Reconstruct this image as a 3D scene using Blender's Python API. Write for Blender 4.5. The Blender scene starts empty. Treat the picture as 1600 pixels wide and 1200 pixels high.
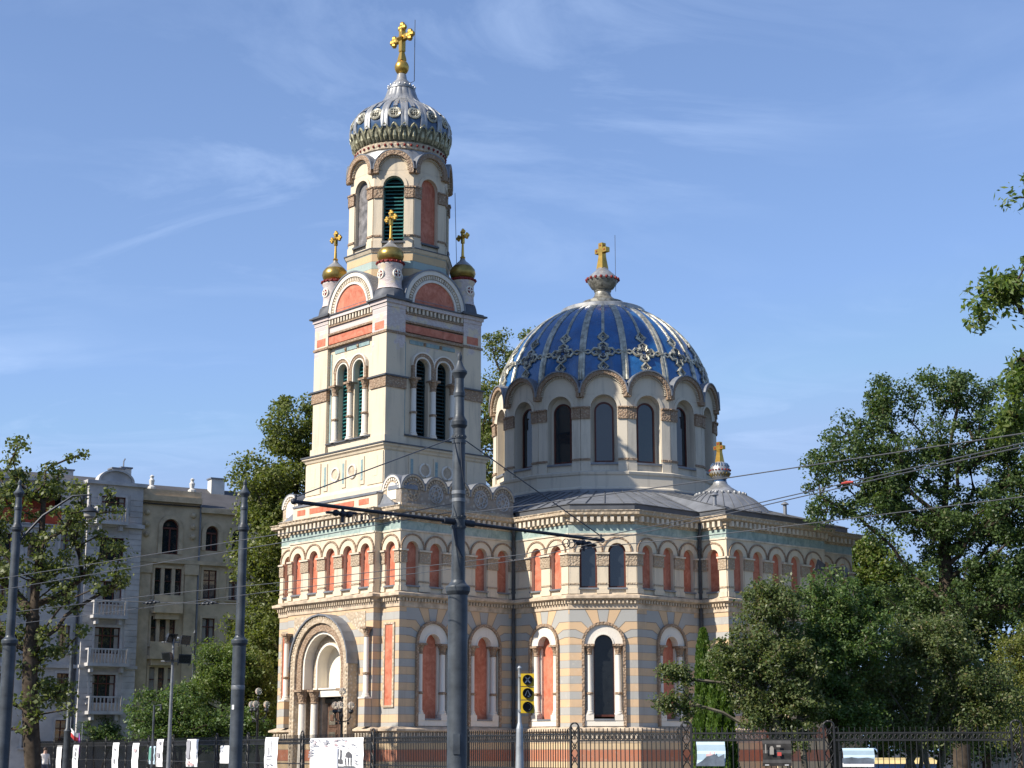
import bpy, bmesh, math, random
import numpy as np
from math import sin, cos, pi, radians, sqrt, atan2, hypot
random.seed(7)
S = bpy.context.scene
COL = S.collection

# ------------------------------------------------------------------ camera, sky, sun
FPX, TILT, EYE = 2618.0, radians(12.35), 1.6
cd = bpy.data.cameras.new('camera'); cam = bpy.data.objects.new('camera', cd); COL.objects.link(cam)
cam.location = (0, 0, EYE); cam.rotation_euler = (pi/2 + TILT, 0, 0)
cd.sensor_width = 36; cd.lens = 36*FPX/1600; cd.clip_start = .1; cd.clip_end = 6000
S.camera = cam
AZ = radians(48.31)
UX, UY, VX, VY = sin(AZ), cos(AZ), cos(AZ), -sin(AZ)       # nave axis, and the direction the long flank faces
SUN_K, SUN_EL = .19, radians(37)
sh = hypot(1, SUN_K); su, sv = -1/sh, -SUN_K/sh
SX, SY = su*UX + sv*VX, su*UY + sv*VY                       # horizontal direction towards the sun
w = bpy.data.worlds.new('World'); S.world = w; w.use_nodes = True
nt = w.node_tree; nt.nodes.clear()
out = nt.nodes.new('ShaderNodeOutputWorld'); bg = nt.nodes.new('ShaderNodeBackground')
sky = nt.nodes.new('ShaderNodeTexSky'); sky.sky_type = 'NISHITA'; sky.sun_disc = False
sky.sun_elevation = SUN_EL; sky.sun_rotation = atan2(SX, SY); sky.air_density = 1.0; sky.dust_density = .25; sky.ozone_density = 3.5
bg.inputs['Strength'].default_value = .097
# thin cirrus, laid out by direction on a high flat layer
tc = nt.nodes.new('ShaderNodeTexCoord'); sp = nt.nodes.new('ShaderNodeSeparateXYZ'); nt.links.new(tc.outputs['Generated'], sp.inputs[0])
def M_(op, a, b=None):
    n = nt.nodes.new('ShaderNodeMath'); n.operation = op
    for i, x in enumerate((a, b)):
        if x is None: continue
        if isinstance(x, (int, float)): n.inputs[i].default_value = x
        else: nt.links.new(x, n.inputs[i])
    return n.outputs[0]
zz = M_('ADD', M_('MAXIMUM', sp.outputs['Z'], 0.0), .12)
cb = nt.nodes.new('ShaderNodeCombineXYZ'); nt.links.new(M_('DIVIDE', sp.outputs['X'], zz), cb.inputs[0]); nt.links.new(M_('DIVIDE', sp.outputs['Y'], zz), cb.inputs[1])
mp = nt.nodes.new('ShaderNodeMapping'); mp.inputs['Rotation'].default_value = (0, 0, radians(35)); mp.inputs['Scale'].default_value = (1.0, 1.7, 1)
mp.inputs['Location'].default_value = (1.9, 4.4, 0); nt.links.new(cb.outputs[0], mp.inputs[0])
def noise_(vec, sc, det, ro, dist):
    n = nt.nodes.new('ShaderNodeTexNoise'); n.inputs['Scale'].default_value = sc; n.inputs['Detail'].default_value = det
    n.inputs['Roughness'].default_value = ro; n.inputs['Distortion'].default_value = dist; nt.links.new(vec, n.inputs['Vector']); return n.outputs['Fac']
n1 = noise_(mp.outputs[0], 1.6, 8, .62, 1.2); n2 = noise_(cb.outputs[0], .9, 3, .5, .3)
mr = nt.nodes.new('ShaderNodeMapRange'); mr.inputs['From Min'].default_value = .49; mr.inputs['From Max'].default_value = .80; mr.inputs['To Max'].default_value = .55
nt.links.new(n1, mr.inputs['Value'])
mr2 = nt.nodes.new('ShaderNodeMapRange'); mr2.inputs['From Min'].default_value = .42; mr2.inputs['From Max'].default_value = .62; nt.links.new(n2, mr2.inputs['Value'])
cf = M_('MULTIPLY', mr.outputs[0], mr2.outputs[0])
hz = nt.nodes.new('ShaderNodeMapRange'); hz.inputs['From Min'].default_value = .55; hz.inputs['From Max'].default_value = .02
hz.inputs['To Min'].default_value = .09; hz.inputs['To Max'].default_value = .22; nt.links.new(sp.outputs['Z'], hz.inputs['Value'])   # veil of thin high cloud
mx = nt.nodes.new('ShaderNodeMixRGB'); mx.inputs[2].default_value = (4.6, 5.9, 8.4, 1)
tn = nt.nodes.new('ShaderNodeMixRGB'); tn.blend_type = 'MULTIPLY'; tn.inputs[0].default_value = 1; tn.inputs[2].default_value = (.90, .98, 1.16, 1); nt.links.new(sky.outputs[0], tn.inputs[1])
dk = nt.nodes.new('ShaderNodeMixRGB'); dk.blend_type = 'DARKEN'; dk.inputs[0].default_value = 1; dk.inputs[2].default_value = (2.2, 3.4, 5.7, 1); nt.links.new(tn.outputs[0], dk.inputs[1])
nt.links.new(M_('ADD', cf, hz.outputs[0]), mx.inputs[0]); nt.links.new(dk.outputs[0], mx.inputs[1])
nt.links.new(mx.outputs[0], bg.inputs['Color']); nt.links.new(bg.outputs[0], out.inputs[0])
sl = bpy.data.lights.new('sun', 'SUN'); so = bpy.data.objects.new('sun', sl); COL.objects.link(so)
sl.energy = 5.0; sl.angle = radians(.5); sl.color = (1, .93, .82)
from mathutils import Vector
so.rotation_euler = Vector((SX*cos(SUN_EL), SY*cos(SUN_EL), sin(SUN_EL))).to_track_quat('Z', 'Y').to_euler()
S.view_settings.view_transform = 'Standard'; S.view_settings.look = 'None'; S.view_settings.exposure = 0.58; S.view_settings.gamma = 1
S.render.engine = 'CYCLES'; S.render.resolution_x = 1024; S.render.resolution_y = 768

# ------------------------------------------------------------------ materials
MAT = {}
def nodes(name):
    m = bpy.data.materials.new(name); m.use_nodes = True; MAT[name] = m
    return m, m.node_tree, m.node_tree.nodes['Principled BSDF']
def N(t, kind, **kw):
    n = t.nodes.new(kind)
    for k, v in kw.items():
        if k in n.inputs: n.inputs[k].default_value = v
        else: setattr(n, k, v)
    return n
def coords(t, scale=None):
    c = N(t, 'ShaderNodeTexCoord'); o = c.outputs['Object']
    if scale:
        m = N(t, 'ShaderNodeMapping'); m.inputs['Scale'].default_value = scale; t.links.new(o, m.inputs[0]); o = m.outputs[0]
    return o
def mixc(t, fac, a, b, bt='MIX'):
    m = N(t, 'ShaderNodeMixRGB', blend_type=bt)
    for i, x in ((0, fac), (1, a), (2, b)):
        if isinstance(x, (int, float)): m.inputs[i].default_value = x
        elif isinstance(x, tuple): m.inputs[i].default_value = (*x, 1)
        else: t.links.new(x, m.inputs[i])
    return m.outputs[0]
def rng(t, v, a, b, c=0, d=1):
    m = N(t, 'ShaderNodeMapRange'); t.links.new(v, m.inputs['Value'])
    for k, x in (('From Min', a), ('From Max', b), ('To Min', c), ('To Max', d)): m.inputs[k].default_value = x
    return m.outputs[0]
def noise(t, vec, sc, det=4, ro=.55, dist=0):
    n = N(t, 'ShaderNodeTexNoise', Scale=sc, Detail=det, Roughness=ro, Distortion=dist); t.links.new(vec, n.inputs['Vector']); return n.outputs['Fac']
def math_(t, op, a, b=0.0):
    n = N(t, 'ShaderNodeMath', operation=op)
    for i, x in enumerate((a, b)):
        if isinstance(x, (int, float)): n.inputs[i].default_value = x
        else: t.links.new(x, n.inputs[i])
    return n.outputs[0]
def bump(t, b, h, st, dist=.02):
    n = N(t, 'ShaderNodeBump', Strength=st, Distance=dist); t.links.new(h, n.inputs['Height']); t.links.new(n.outputs[0], b.inputs['Normal'])
def plain(name, col, rough=.7, metal=0, var=.12, vscale=1.5, spec=.3, bmp=0):
    m, t, b = nodes(name); v = coords(t)
    f = noise(t, v, vscale, 6, .6)
    d = tuple(c*(1-var*2) for c in col); l = tuple(min(1, c*(1+var)) for c in col)
    t.links.new(mixc(t, rng(t, f, .3, .7), d, l), b.inputs['Base Color'])
    b.inputs['Roughness'].default_value = rough; b.inputs['Metallic'].default_value = metal; b.inputs['Specular IOR Level'].default_value = spec
    if bmp: bump(t, b, noise(t, v, vscale*12, 5), bmp)
    return m
def plaster(name, col, stain=(.30, .27, .23), amt=.62, peel=False):
    m, t, b = nodes(name); v = coords(t)
    f1 = noise(t, v, .55, 6, .65); f2 = noise(t, v, 7, 5, .6)
    vs = coords(t, (2.2, 2.2, .22)); f3 = noise(t, vs, 1.4, 5, .6)
    c = mixc(t, rng(t, f1, .35, .7, 0, .5), col, tuple(x*.86 for x in col))
    c = mixc(t, rng(t, f3, .52, .76, 0, amt), c, stain)                   # rain streaks
    c = mixc(t, rng(t, f2, .62, .75, 0, amt*.8), c, stain)
    if peel:
        sx = N(t, 'ShaderNodeSeparateXYZ'); t.links.new(v, sx.inputs[0])
        top = rng(t, sx.outputs[2], 20.3, 23.4, -.14, .13)
        pf = rng(t, math_(t, 'ADD', noise(t, v, .9, 6, .65), top), .535, .575)
        bk = N(t, 'ShaderNodeTexBrick', Scale=4.5); bk.inputs['Color1'].default_value = (.62, .56, .53, 1); bk.inputs['Color2'].default_value = (.50, .42, .40, 1); bk.inputs['Mortar'].default_value = (.42, .36, .34, 1)
        mpv = N(t, 'ShaderNodeMapping'); mpv.inputs['Rotation'].default_value = (pi/2, 0, 0); t.links.new(v, mpv.inputs[0]); t.links.new(mpv.outputs[0], bk.inputs['Vector'])
        c = mixc(t, pf, c, bk.outputs[0])
    t.links.new(c, b.inputs['Base Color']); b.inputs['Roughness'].default_value = .85; b.inputs['Specular IOR Level'].default_value = .2
    bump(t, b, noise(t, v, 14, 6), .25)
    return m
OCHRE, SLATE, CREAM = (.59, .41, .25), (.38, .37, .345), (.65, .55, .41)
plaster('cream_plaster', CREAM); plaster('cream_peeling', CREAM, peel=True); plaster('white_stone', (.72, .66, .57), amt=.2)
plaster('drum_plaster', (.60, .535, .43), amt=.62)
plaster('ochre_stone', OCHRE, amt=.12); plaster('slate_stone', SLATE, amt=.12)
plaster('tympanum_plaster', (.80, .73, .58), amt=.05)
def stripes(name, z0, per, ca, cb2, top=None):
    m, t, b = nodes(name); v = coords(t); sx = N(t, 'ShaderNodeSeparateXYZ'); t.links.new(v, sx.inputs[0])
    q = math_(t, 'DIVIDE', math_(t, 'SUBTRACT', sx.outputs[2], z0), per); fr = math_(t, 'FRACT', q)
    k = math_(t, 'GREATER_THAN', fr, .5)
    f1 = noise(t, v, 1.3, 5, .6)
    c = mixc(t, k, ca, cb2); c = mixc(t, rng(t, f1, .35, .7, 0, .25), c, (.30, .26, .22))
    f5 = noise(t, coords(t, (2.6, 2.6, .3)), 1.3, 6, .65); c = mixc(t, rng(t, f5, .52, .75, 0, .38), c, (.22, .19, .16)); f6 = noise(t, v, 4.5, 4, .6); c = mixc(t, rng(t, f6, .6, .72, 0, .3), c, (.62, .56, .46))
    fr2 = math_(t, 'FRACT', math_(t, 'MULTIPLY', q, 2.0)); j = math_(t, 'LESS_THAN', fr2, .07)
    c = mixc(t, math_(t, 'MULTIPLY', j, .45), c, (.16, .13, .11))
    t.links.new(c, b.inputs['Base Color']); b.inputs['Roughness'].default_value = .8; b.inputs['Specular IOR Level'].default_value = .25
    bump(t, b, noise(t, v, 12, 5), .2)
stripes('striped_stone', 2.9, .74, OCHRE, SLATE)
stripes('lantern_stone', 25.6, .8, (.58, .42, .24), (.33, .42, .39))
stripes('plinth_stone', .55, 1.1, (.60, .44, .26), (.47, .17, .09))
def ornament(name, ca, cb2, sc=5.0, st=.8):
    m, t, b = nodes(name); v = coords(t)
    vo = N(t, 'ShaderNodeTexVoronoi', Scale=sc); t.links.new(v, vo.inputs['Vector'])
    f = noise(t, v, 1.2, 5); c = mixc(t, rng(t, vo.outputs['Distance'], .12, .5), ca, cb2); c = mixc(t, rng(t, f, .4, .7, 0, .4), c, tuple(x*.6 for x in cb2))
    t.links.new(c, b.inputs['Base Color']); b.inputs['Roughness'].default_value = .8; b.inputs['Specular IOR Level'].default_value = .2
    bump(t, b, vo.outputs['Distance'], st, .06)
ornament('carved_stone', (.46, .36, .26), (.29, .20, .135), 9); ornament('capital_stone', (.52, .43, .325), (.37, .285, .20), 10)
ornament('carved_pale', (.63, .54, .42), (.44, .35, .25), 6.0)
ornament('parapet_carving', (.50, .44, .37), (.30, .255, .21), 4.5)
plain('cornice_stone', (.54, .43, .315), .8, 0, .22, 2.5, bmp=.3)
plain('cornice_pale', (.64, .55, .43), .8, 0, .18, 2.5, bmp=.3)
def marble(name, a, b_, sc=1.8):
    m, t, b = nodes(name); v = coords(t); f = noise(t, v, sc, 9, .65, 1.4)
    c = mixc(t, rng(t, f, .32, .7), a, b_); f4 = noise(t, v, sc*2.3, 7, .7); c = mixc(t, rng(t, f4, .6, .72, 0, .4), c, tuple(min(1, x*1.25+.14) for x in b_)); f7 = noise(t, coords(t, (3, 3, .4)), 1.5, 5, .6); c = mixc(t, rng(t, f7, .55, .75, 0, .4), c, tuple(x*.45 for x in a))
    t.links.new(c, b.inputs['Base Color']); b.inputs['Roughness'].default_value = .6
    b.inputs['Specular IOR Level'].default_value = .3
marble('red_stone', (.40, .105, .055), (.62, .24, .15)); marble('green_stone', (.20, .28, .26), (.43, .50, .45))
marble('teal_stone', (.16, .26, .27), (.34, .42, .41), 4)
plain('sheet_lead', (.20, .21, .23), .5, .25, .15, 1.2, .4); plain('dark_lead', (.10, .105, .115), .55, .2, .15, 1.2, .4)
plain('silver_sheet', (.37, .37, .365), .4, .5, .22, 2.2, .5); plain('aged_silver', (.26, .25, .215), .45, .4, .35, 4, .4); plain('rib_metal', (.50, .47, .37), .4, .4, .36, 3.5, .5)
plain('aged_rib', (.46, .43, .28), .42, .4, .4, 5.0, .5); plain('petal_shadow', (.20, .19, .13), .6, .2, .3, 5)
plain('gold_leaf', (.64, .39, .085), .33, .85, .12, 3, .5); plain('dull_gold', (.36, .25, .07), .34, .75, .2, 3, .5)
plain('red_glaze', (.20, .02, .018), .5, 0, .2, 5, .25)
m, t, b = nodes('blue_enamel'); v = coords(t); f = noise(t, v, 1.1, 6, .65); vo = N(t, 'ShaderNodeTexVoronoi', Scale=2.6); t.links.new(v, vo.inputs['Vector'])
sv_ = N(t, 'ShaderNodeSeparateXYZ'); t.links.new(vo.outputs['Color'], sv_.inputs[0])
c = mixc(t, rng(t, f, .3, .7), (.008, .055, .165), (.02, .125, .33)); c = mixc(t, rng(t, sv_.outputs[0], 0, 1, 0, .35), c, (.03, .15, .38)); fd = noise(t, coords(t, (2.4, 2.4, .5)), 1.5, 6, .7)
c = mixc(t, rng(t, fd, .56, .78, 0, .55), c, (.10, .11, .10)); t.links.new(c, b.inputs['Base Color'])
t.links.new(rng(t, fd, .4, .7, .14, .42), b.inputs['Roughness']); b.inputs['Coat Weight'].default_value = .5; b.inputs['Coat Roughness'].default_value = .15; bump(t, b, noise(t, v, 3.5, 4), .25, .05)
m, t, b = nodes('pale_enamel'); v = coords(t); f = noise(t, v, 2.5, 5)
t.links.new(mixc(t, rng(t, f, .3, .7), (.02, .045, .10), (.05, .10, .19)), b.inputs['Base Color']); b.inputs['Roughness'].default_value = .2; b.inputs['Specular IOR Level'].default_value = .6
m, t, b = nodes('window_glass'); b.inputs['Base Color'].default_value = (.015, .02, .026, 1); b.inputs['Roughness'].default_value = .04; b.inputs['Specular IOR Level'].default_value = .9
v = coords(t); bump(t, b, noise(t, v, .9, 3), .06, .05)
plain('dark_glass', (.012, .014, .016), .18, 0, .2, 2, .4)
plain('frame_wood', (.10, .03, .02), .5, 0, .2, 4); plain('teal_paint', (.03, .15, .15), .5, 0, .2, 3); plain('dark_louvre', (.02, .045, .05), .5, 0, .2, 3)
plain('door_wood', (.13, .075, .05), .5, 0, .25, 6, .3, .3); plain('pipe_metal', (.075, .075, .08), .5, .2, .2, 3)
plain('pole_paint', (.060, .070, .081), .45, .1, .30, 2.6, .4, .1); plain('boom_paint', (.035, .04, .05), .5, .2, .2, 3); plain('wire', (.11, .115, .125), .5, .5, .1, 3)
plain('ceramic', (.55, .5, .44), .35, 0, .1, 5); plain('iron_paint', (.02, .021, .023), .5, .1, .2, 3, .35)
plain('galvanised', (.40, .42, .43), .45, .5, .15, 4); plain('mast_steel', (.20, .21, .22), .5, .4, .15, 4); plain('curtain', (.32, .30, .27), .8); plain('signal_yellow', (.62, .42, .02), .45, 0, .06, 3); plain('signal_black', (.012, .012, .013), .4)
plain('signal_mark', (.55, .58, .62), .4); plain('joint', (.22, .18, .14), .9); plain('grey_panel', (.20, .19, .19), .4, 0, .35, 2.5); plain('lamp_glass', (.28, .26, .23), .15, 0, .05, 3, .6)
plain('facade_grey', (.47, .45, .435), .85, 0, .16, .8, .2, .25); plain('facade_beige', (.52, .42, .285), .85, 0, .16, .8, .2, .25)
plain('trim_grey', (.46, .445, .435), .8, 0, .12, 1.5, .2); plain('trim_beige', (.50, .40, .27), .8, 0, .15, 1.5, .2)
plain('roof_felt', (.085, .082, .085), .7, 0, .15, .6); plain('red_paint', (.42, .07, .03), .6, 0, .2, 2); plain('chimney_render', (.62, .60, .56), .85, 0, .1, 1)
plain('paper', (.80, .80, .80), .7, 0, .03, 1, .2); plain('ink', (.10, .10, .11), .7); plain('ink_grey', (.30, .30, .33), .7); plain('ink_pink', (.62, .42, .42), .7)
plain('print_pale', (.66, .70, .80), .6, 0, .03, 1, .2); plain('print_sky', (.46, .60, .70), .45, 0, .06, 1.2); plain('print_hill', (.13, .16, .20), .45, 0, .3, 3); plain('print_dark', (.045, .043, .042), .45, 0, .4, 3)
plain('print_red', (.40, .06, .05), .5); plain('print_green', (.12, .30, .24), .5)
plain('bark', (.075, .058, .043), .9, 0, .3, 3, .1, .6); plain('bark_grey', (.13, .115, .09), .9, 0, .3, 3, .1, .6)
plain('asphalt', (.05, .05, .052), .85, 0, .2, .5, .2, .3); plain('paving', (.28, .27, .25), .85, 0, .15, .5, .2, .3); plain('lawn', (.06, .10, .03), .9, 0, .3, .8, .1, .6)
plain('skin', (.52, .31, .22), .55); plain('shirt', (.65, .62, .58), .8); plain('red_cloth', (.55, .05, .05), .7); plain('white_cloth', (.8, .8, .78), .7); plain('purple_cloth', (.30, .10, .42), .7); plain('jeans', (.05, .07, .13), .8); plain('hair', (.05, .03, .02), .6)
plain('kiosk_blue', (.06, .14, .34), .5); plain('kiosk_yellow', (.62, .48, .22), .6); plain('brick_pink', (.52, .33, .25), .85, 0, .15, 2)
m, t, b = nodes('globe_glass'); b.inputs['Base Color'].default_value = (.8, .78, .74, 1); b.inputs['Transmission Weight'].default_value = .85; b.inputs['Roughness'].default_value = .12; b.inputs['IOR'].default_value = 1.15
def leaves(name, a, b_, c_=None, tr=.42):
    m = bpy.data.materials.new(name); m.use_nodes = True; MAT[name] = m; t = m.node_tree; t.nodes.clear()
    o = N(t, 'ShaderNodeOutputMaterial'); g = N(t, 'ShaderNodeNewGeometry'); r = N(t, 'ShaderNodeValToRGB')
    a, b_, c_ = [tuple(min(.2, v*1.55) for v in q) if q else None for q in (a, b_, c_)]
    r.color_ramp.elements[0].color = (*a, 1); r.color_ramp.elements[1].color = (*b_, 1)
    if c_: e = r.color_ramp.elements.new(.9); e.color = (*b_, 1); r.color_ramp.elements[2].color = (*c_, 1)
    t.links.new(g.outputs['Random Per Island'], r.inputs[0])
    p = N(t, 'ShaderNodeBsdfPrincipled', Roughness=.45); p.inputs['Specular IOR Level'].default_value = .35
    tl = N(t, 'ShaderNodeBsdfTranslucent'); mxs = N(t, 'ShaderNodeMixShader'); mxs.inputs[0].default_value = tr
    t.links.new(r.outputs[0], p.inputs['Base Color'])
    t.links.new(mixc(t, 1.0, r.outputs[0], (1.2, 1.3, .5), 'MULTIPLY'), tl.inputs['Color'])
    t.links.new(p.outputs[0], mxs.inputs[1]); t.links.new(tl.outputs[0], mxs.inputs[2]); t.links.new(mxs.outputs[0], o.inputs[0])
leaves('plane_leaf', (.045, .062, .020), (.105, .120, .038), (.17, .15, .055)); leaves('oak_leaf', (.026, .048, .016), (.066, .098, .032), (.10, .11, .04))
leaves('ash_leaf', (.045, .080, .018), (.10, .15, .034), (.16, .17, .05)); leaves('acacia_leaf', (.06, .085, .020), (.13, .14, .034), (.22, .17, .04))
leaves('lime_leaf', (.055, .078, .020), (.115, .125, .034), (.19, .15, .045)); leaves('lilac_leaf', (.034, .065, .020), (.085, .125, .038), (.15, .15, .05))
leaves('thuja_leaf', (.035, .070, .014), (.085, .135, .026)); leaves('bright_leaf', (.055, .10, .018), (.12, .18, .04)); leaves('dark_leaf', (.02, .04, .016), (.055, .085, .028))
leaves('rust_leaf', (.045, .070, .024), (.100, .115, .044), (.16, .095, .05)); leaves('flower', (.35, .04, .03), (.5, .08, .06))

# ------------------------------------------------------------------ mesh helpers
class MB:
    def __init__(s): s.v, s.f, s.m = [], [], []
    def add(s, vs, fs, mi=0):
        o = len(s.v); s.v += [tuple(p) for p in vs]; s.f += [tuple(i+o for i in f) for f in fs]; s.m += [mi]*len(fs)
    def hexa(s, c, mi=0):      # c: 4 bottom + 4 top
        s.add(c, [(0,3,2,1),(4,5,6,7),(0,1,5,4),(1,2,6,5),(2,3,7,6),(3,0,4,7)], mi)
    def bx(s, x0, x1, y0, y1, z0, z1, mi=0):
        s.hexa([(x0,y0,z0),(x1,y0,z0),(x1,y1,z0),(x0,y1,z0),(x0,y0,z1),(x1,y0,z1),(x1,y1,z1),(x0,y1,z1)], mi)
    def fb(s, F, x0, x1, n0, n1, z0, z1, mi=0):
        P = F.p; s.hexa([P(x0,n1,z0),P(x1,n1,z0),P(x1,n0,z0),P(x0,n0,z0),P(x0,n1,z1),P(x1,n1,z1),P(x1,n0,z1),P(x0,n0,z1)], mi)
    def prism(s, F, pts, n0, n1, mi=0, cap=True):
        k = len(pts); vs = [F.p(x, n0, z) for x, z in pts] + [F.p(x, n1, z) for x, z in pts]
        fs = [(i, (i+1) % k, (i+1) % k + k, i+k) for i in range(k)]
        if cap: fs += [tuple(range(k, 2*k)), tuple(range(k-1, -1, -1))]
        s.add(vs, fs, mi)
    def lathe(s, cx, cy, prof, seg=24, mi=0, a0=0.0, sharp=None):
        k = len(prof); vs = []; fs = []
        for r, z in prof:
            for j in range(seg):
                a = a0 + 2*pi*j/seg; vs.append((cx + r*cos(a), cy + r*sin(a), z))
        for i in range(k-1):
            for j in range(seg):
                j2 = (j+1) % seg; fs.append((i*seg+j, i*seg+j2, (i+1)*seg+j2, (i+1)*seg+j))
        fs.append(tuple(range(seg-1, -1, -1))); fs.append(tuple((k-1)*seg+j for j in range(seg)))
        s.add(vs, fs, mi)
    def tube(s, pts, rad, seg=8, mi=0, cap=True):
        pts = [Vector(p) for p in pts]; k = len(pts)
        if not isinstance(rad, (list, tuple)): rad = [rad]*k
        vs, fs = [], []; up = None
        for i, p in enumerate(pts):
            d = (pts[min(i+1, k-1)] - pts[max(i-1, 0)]); d = d.normalized() if d.length > 1e-9 else Vector((0, 0, 1))
            if up is None:
                up = Vector((0, 0, 1)) if abs(d.z) < .9 else Vector((1, 0, 0))
            a = d.cross(up)
            if a.length < 1e-5: a = d.cross(Vector((0, 1, .3)))
            a.normalize(); b_ = d.cross(a); up = -b_ if False else up
            for j in range(seg):
                t_ = 2*pi*j/seg; q = p + (a*cos(t_) + b_*sin(t_))*rad[i]; vs.append(tuple(q))
        for i in range(k-1):
            for j in range(seg):
                j2 = (j+1) % seg; fs.append((i*seg+j, i*seg+j2, (i+1)*seg+j2, (i+1)*seg+j))
        if cap: fs += [tuple(range(seg-1, -1, -1)), tuple((k-1)*seg+j for j in range(seg))]
        s.add(vs, fs, mi)
    def ball(s, c, r, mi=0, seg=12, rings=8, sz=1.0):
        s.lathe(c[0], c[1], [(max(.001, r*sin(pi*i/rings)), c[2] - r*sz*cos(pi*i/rings)) for i in range(rings+1)], seg, mi)
    def sweep(s, path, prof, mi=0, closed=True):
        k = len(path); rows = []
        for i in range(k):
            p = path[i]; pa = path[i-1] if (closed or i > 0) else None; pb = path[(i+1) % k] if (closed or i < k-1) else None
            def nrm(a, b_):
                dx, dy = b_[0]-a[0], b_[1]-a[1]; l = hypot(dx, dy); return dy/l, -dx/l
            ns = [nrm(pa, p)] if pa else []
            if pb: ns.append(nrm(p, pb))
            if len(ns) == 2:
                mx_, my_ = ns[0][0]+ns[1][0], ns[0][1]+ns[1][1]; l2 = mx_*mx_ + my_*my_; q = 2/l2; n = (mx_*q, my_*q)
            else: n = ns[0]
            rows.append([(p[0]+n[0]*o, p[1]+n[1]*o, z) for o, z in prof])
        vs = [q for r in rows for q in r]; m_ = len(prof); fs = []
        for i in range(k if closed else k-1):
            i2 = (i+1) % k
            for j in range(m_-1): fs.append((i*m_+j, i2*m_+j, i2*m_+j+1, i*m_+j+1))
        s.add(vs, fs, mi)
    def build(s, name, mats, parent=None, smooth=False, auto=None):
        me = bpy.data.meshes.new(name); me.from_pydata(s.v, [], s.f); o = bpy.data.objects.new(name, me); COL.objects.link(o)
        if isinstance(mats, str): mats = [mats]
        for m in mats: me.materials.append(MAT[m])
        me.polygons.foreach_set('material_index', s.m)
        bm = bmesh.new(); bm.from_mesh(me); bmesh.ops.recalc_face_normals(bm, faces=bm.faces)
        if smooth:
            for f in bm.faces: f.smooth = len(f.verts) <= 4
            lim = radians(auto or 40)
            for e in bm.edges:
                if len(e.link_faces) == 2 and e.calc_face_angle(0) > lim: e.smooth = False
        bm.to_mesh(me); bm.free()
        if parent: o.parent = parent
        return o
class Fr:      # a face frame: x along the face, n outwards, z up
    def __init__(s, ox, oy, dx, dy): s.ox, s.oy, s.dx, s.dy, s.nx, s.ny = ox, oy, dx, dy, dy, -dx
    def p(s, x, n, z): return (s.ox + s.dx*x + s.nx*n, s.oy + s.dy*x + s.ny*n, z)
    @staticmethod
    def seg(a, b): l = hypot(b[0]-a[0], b[1]-a[1]); return Fr(a[0], a[1], (b[0]-a[0])/l, (b[1]-a[1])/l), l
def empty(name, loc=(0, 0, 0), rz=0, parent=None):
    o = bpy.data.objects.new(name, None); COL.objects.link(o); o.location = loc; o.rotation_euler = (0, 0, rz); o.empty_display_size = .3
    if parent: o.parent = parent
    return o
def tag(o, label=None, cat=None, group=None, kind=None):
    if label: o['label'] = label
    if cat: o['category'] = cat
    if group: o['group'] = group
    if kind: o['kind'] = kind
    return o
def copy_tree(o, parent=None):
    c = o.copy(); COL.objects.link(c)
    if parent: c.parent = parent
    for ch in o.children: copy_tree(ch, c)
    return c
AS = 14
def arc(cx, zc, r, n=AS, a0=pi, a1=0.0): return [(cx + r*cos(a0+(a1-a0)*i/n), zc + r*sin(a0+(a1-a0)*i/n)) for i in range(n+1)]
def wall(mb, F, x0, x1, z0, z1, ops=(), depth=.3, mi=0, rmi=None, n=0.0):
    """sheet with arched openings (cx, sill, r, spring) and their reveals"""
    if rmi is None: rmi = mi
    P = F.p; xs = x0
    def q(a, b_, c, d, k=mi): mb.add([P(*a), P(*b_), P(*c), P(*d)], [(0, 1, 2, 3)], k)
    for cx, zs, r, zp in sorted(ops):
        if cx-r > xs: q((xs, n, z0), (cx-r, n, z0), (cx-r, n, z1), (xs, n, z1))
        if zs > z0: q((cx-r, n, z0), (cx+r, n, z0), (cx+r, n, zs), (cx-r, n, zs))
        A = arc(cx, zp, r)
        for i in range(AS):
            (xa, za), (xb, zb_) = A[i], A[i+1]
            q((xa, n, za), (xb, n, zb_), (xb, n, z1), (xa, n, z1)); q((xa, n, za), (xb, n, zb_), (xb, n-depth, zb_), (xa, n-depth, za), rmi)
        q((cx-r, n, zs), (cx-r, n, zp), (cx-r, n-depth, zp), (cx-r, n-depth, zs), rmi); q((cx+r, n, zs), (cx+r, n, zp), (cx+r, n-depth, zp), (cx+r, n-depth, zs), rmi)
        q((cx-r, n, zs), (cx+r, n, zs), (cx+r, n-depth, zs), (cx-r, n-depth, zs), rmi)
        xs = cx + r
    if x1 > xs: q((xs, n, z0), (x1, n, z0), (x1, n, z1), (xs, n, z1))
def panel(mb, F, cx, zs, r, zp, n, mi=0, th=.05):
    mb.prism(F, [(cx-r, zs)] + arc(cx, zp, r) + [(cx+r, zs)], n-th, n, mi)
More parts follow.
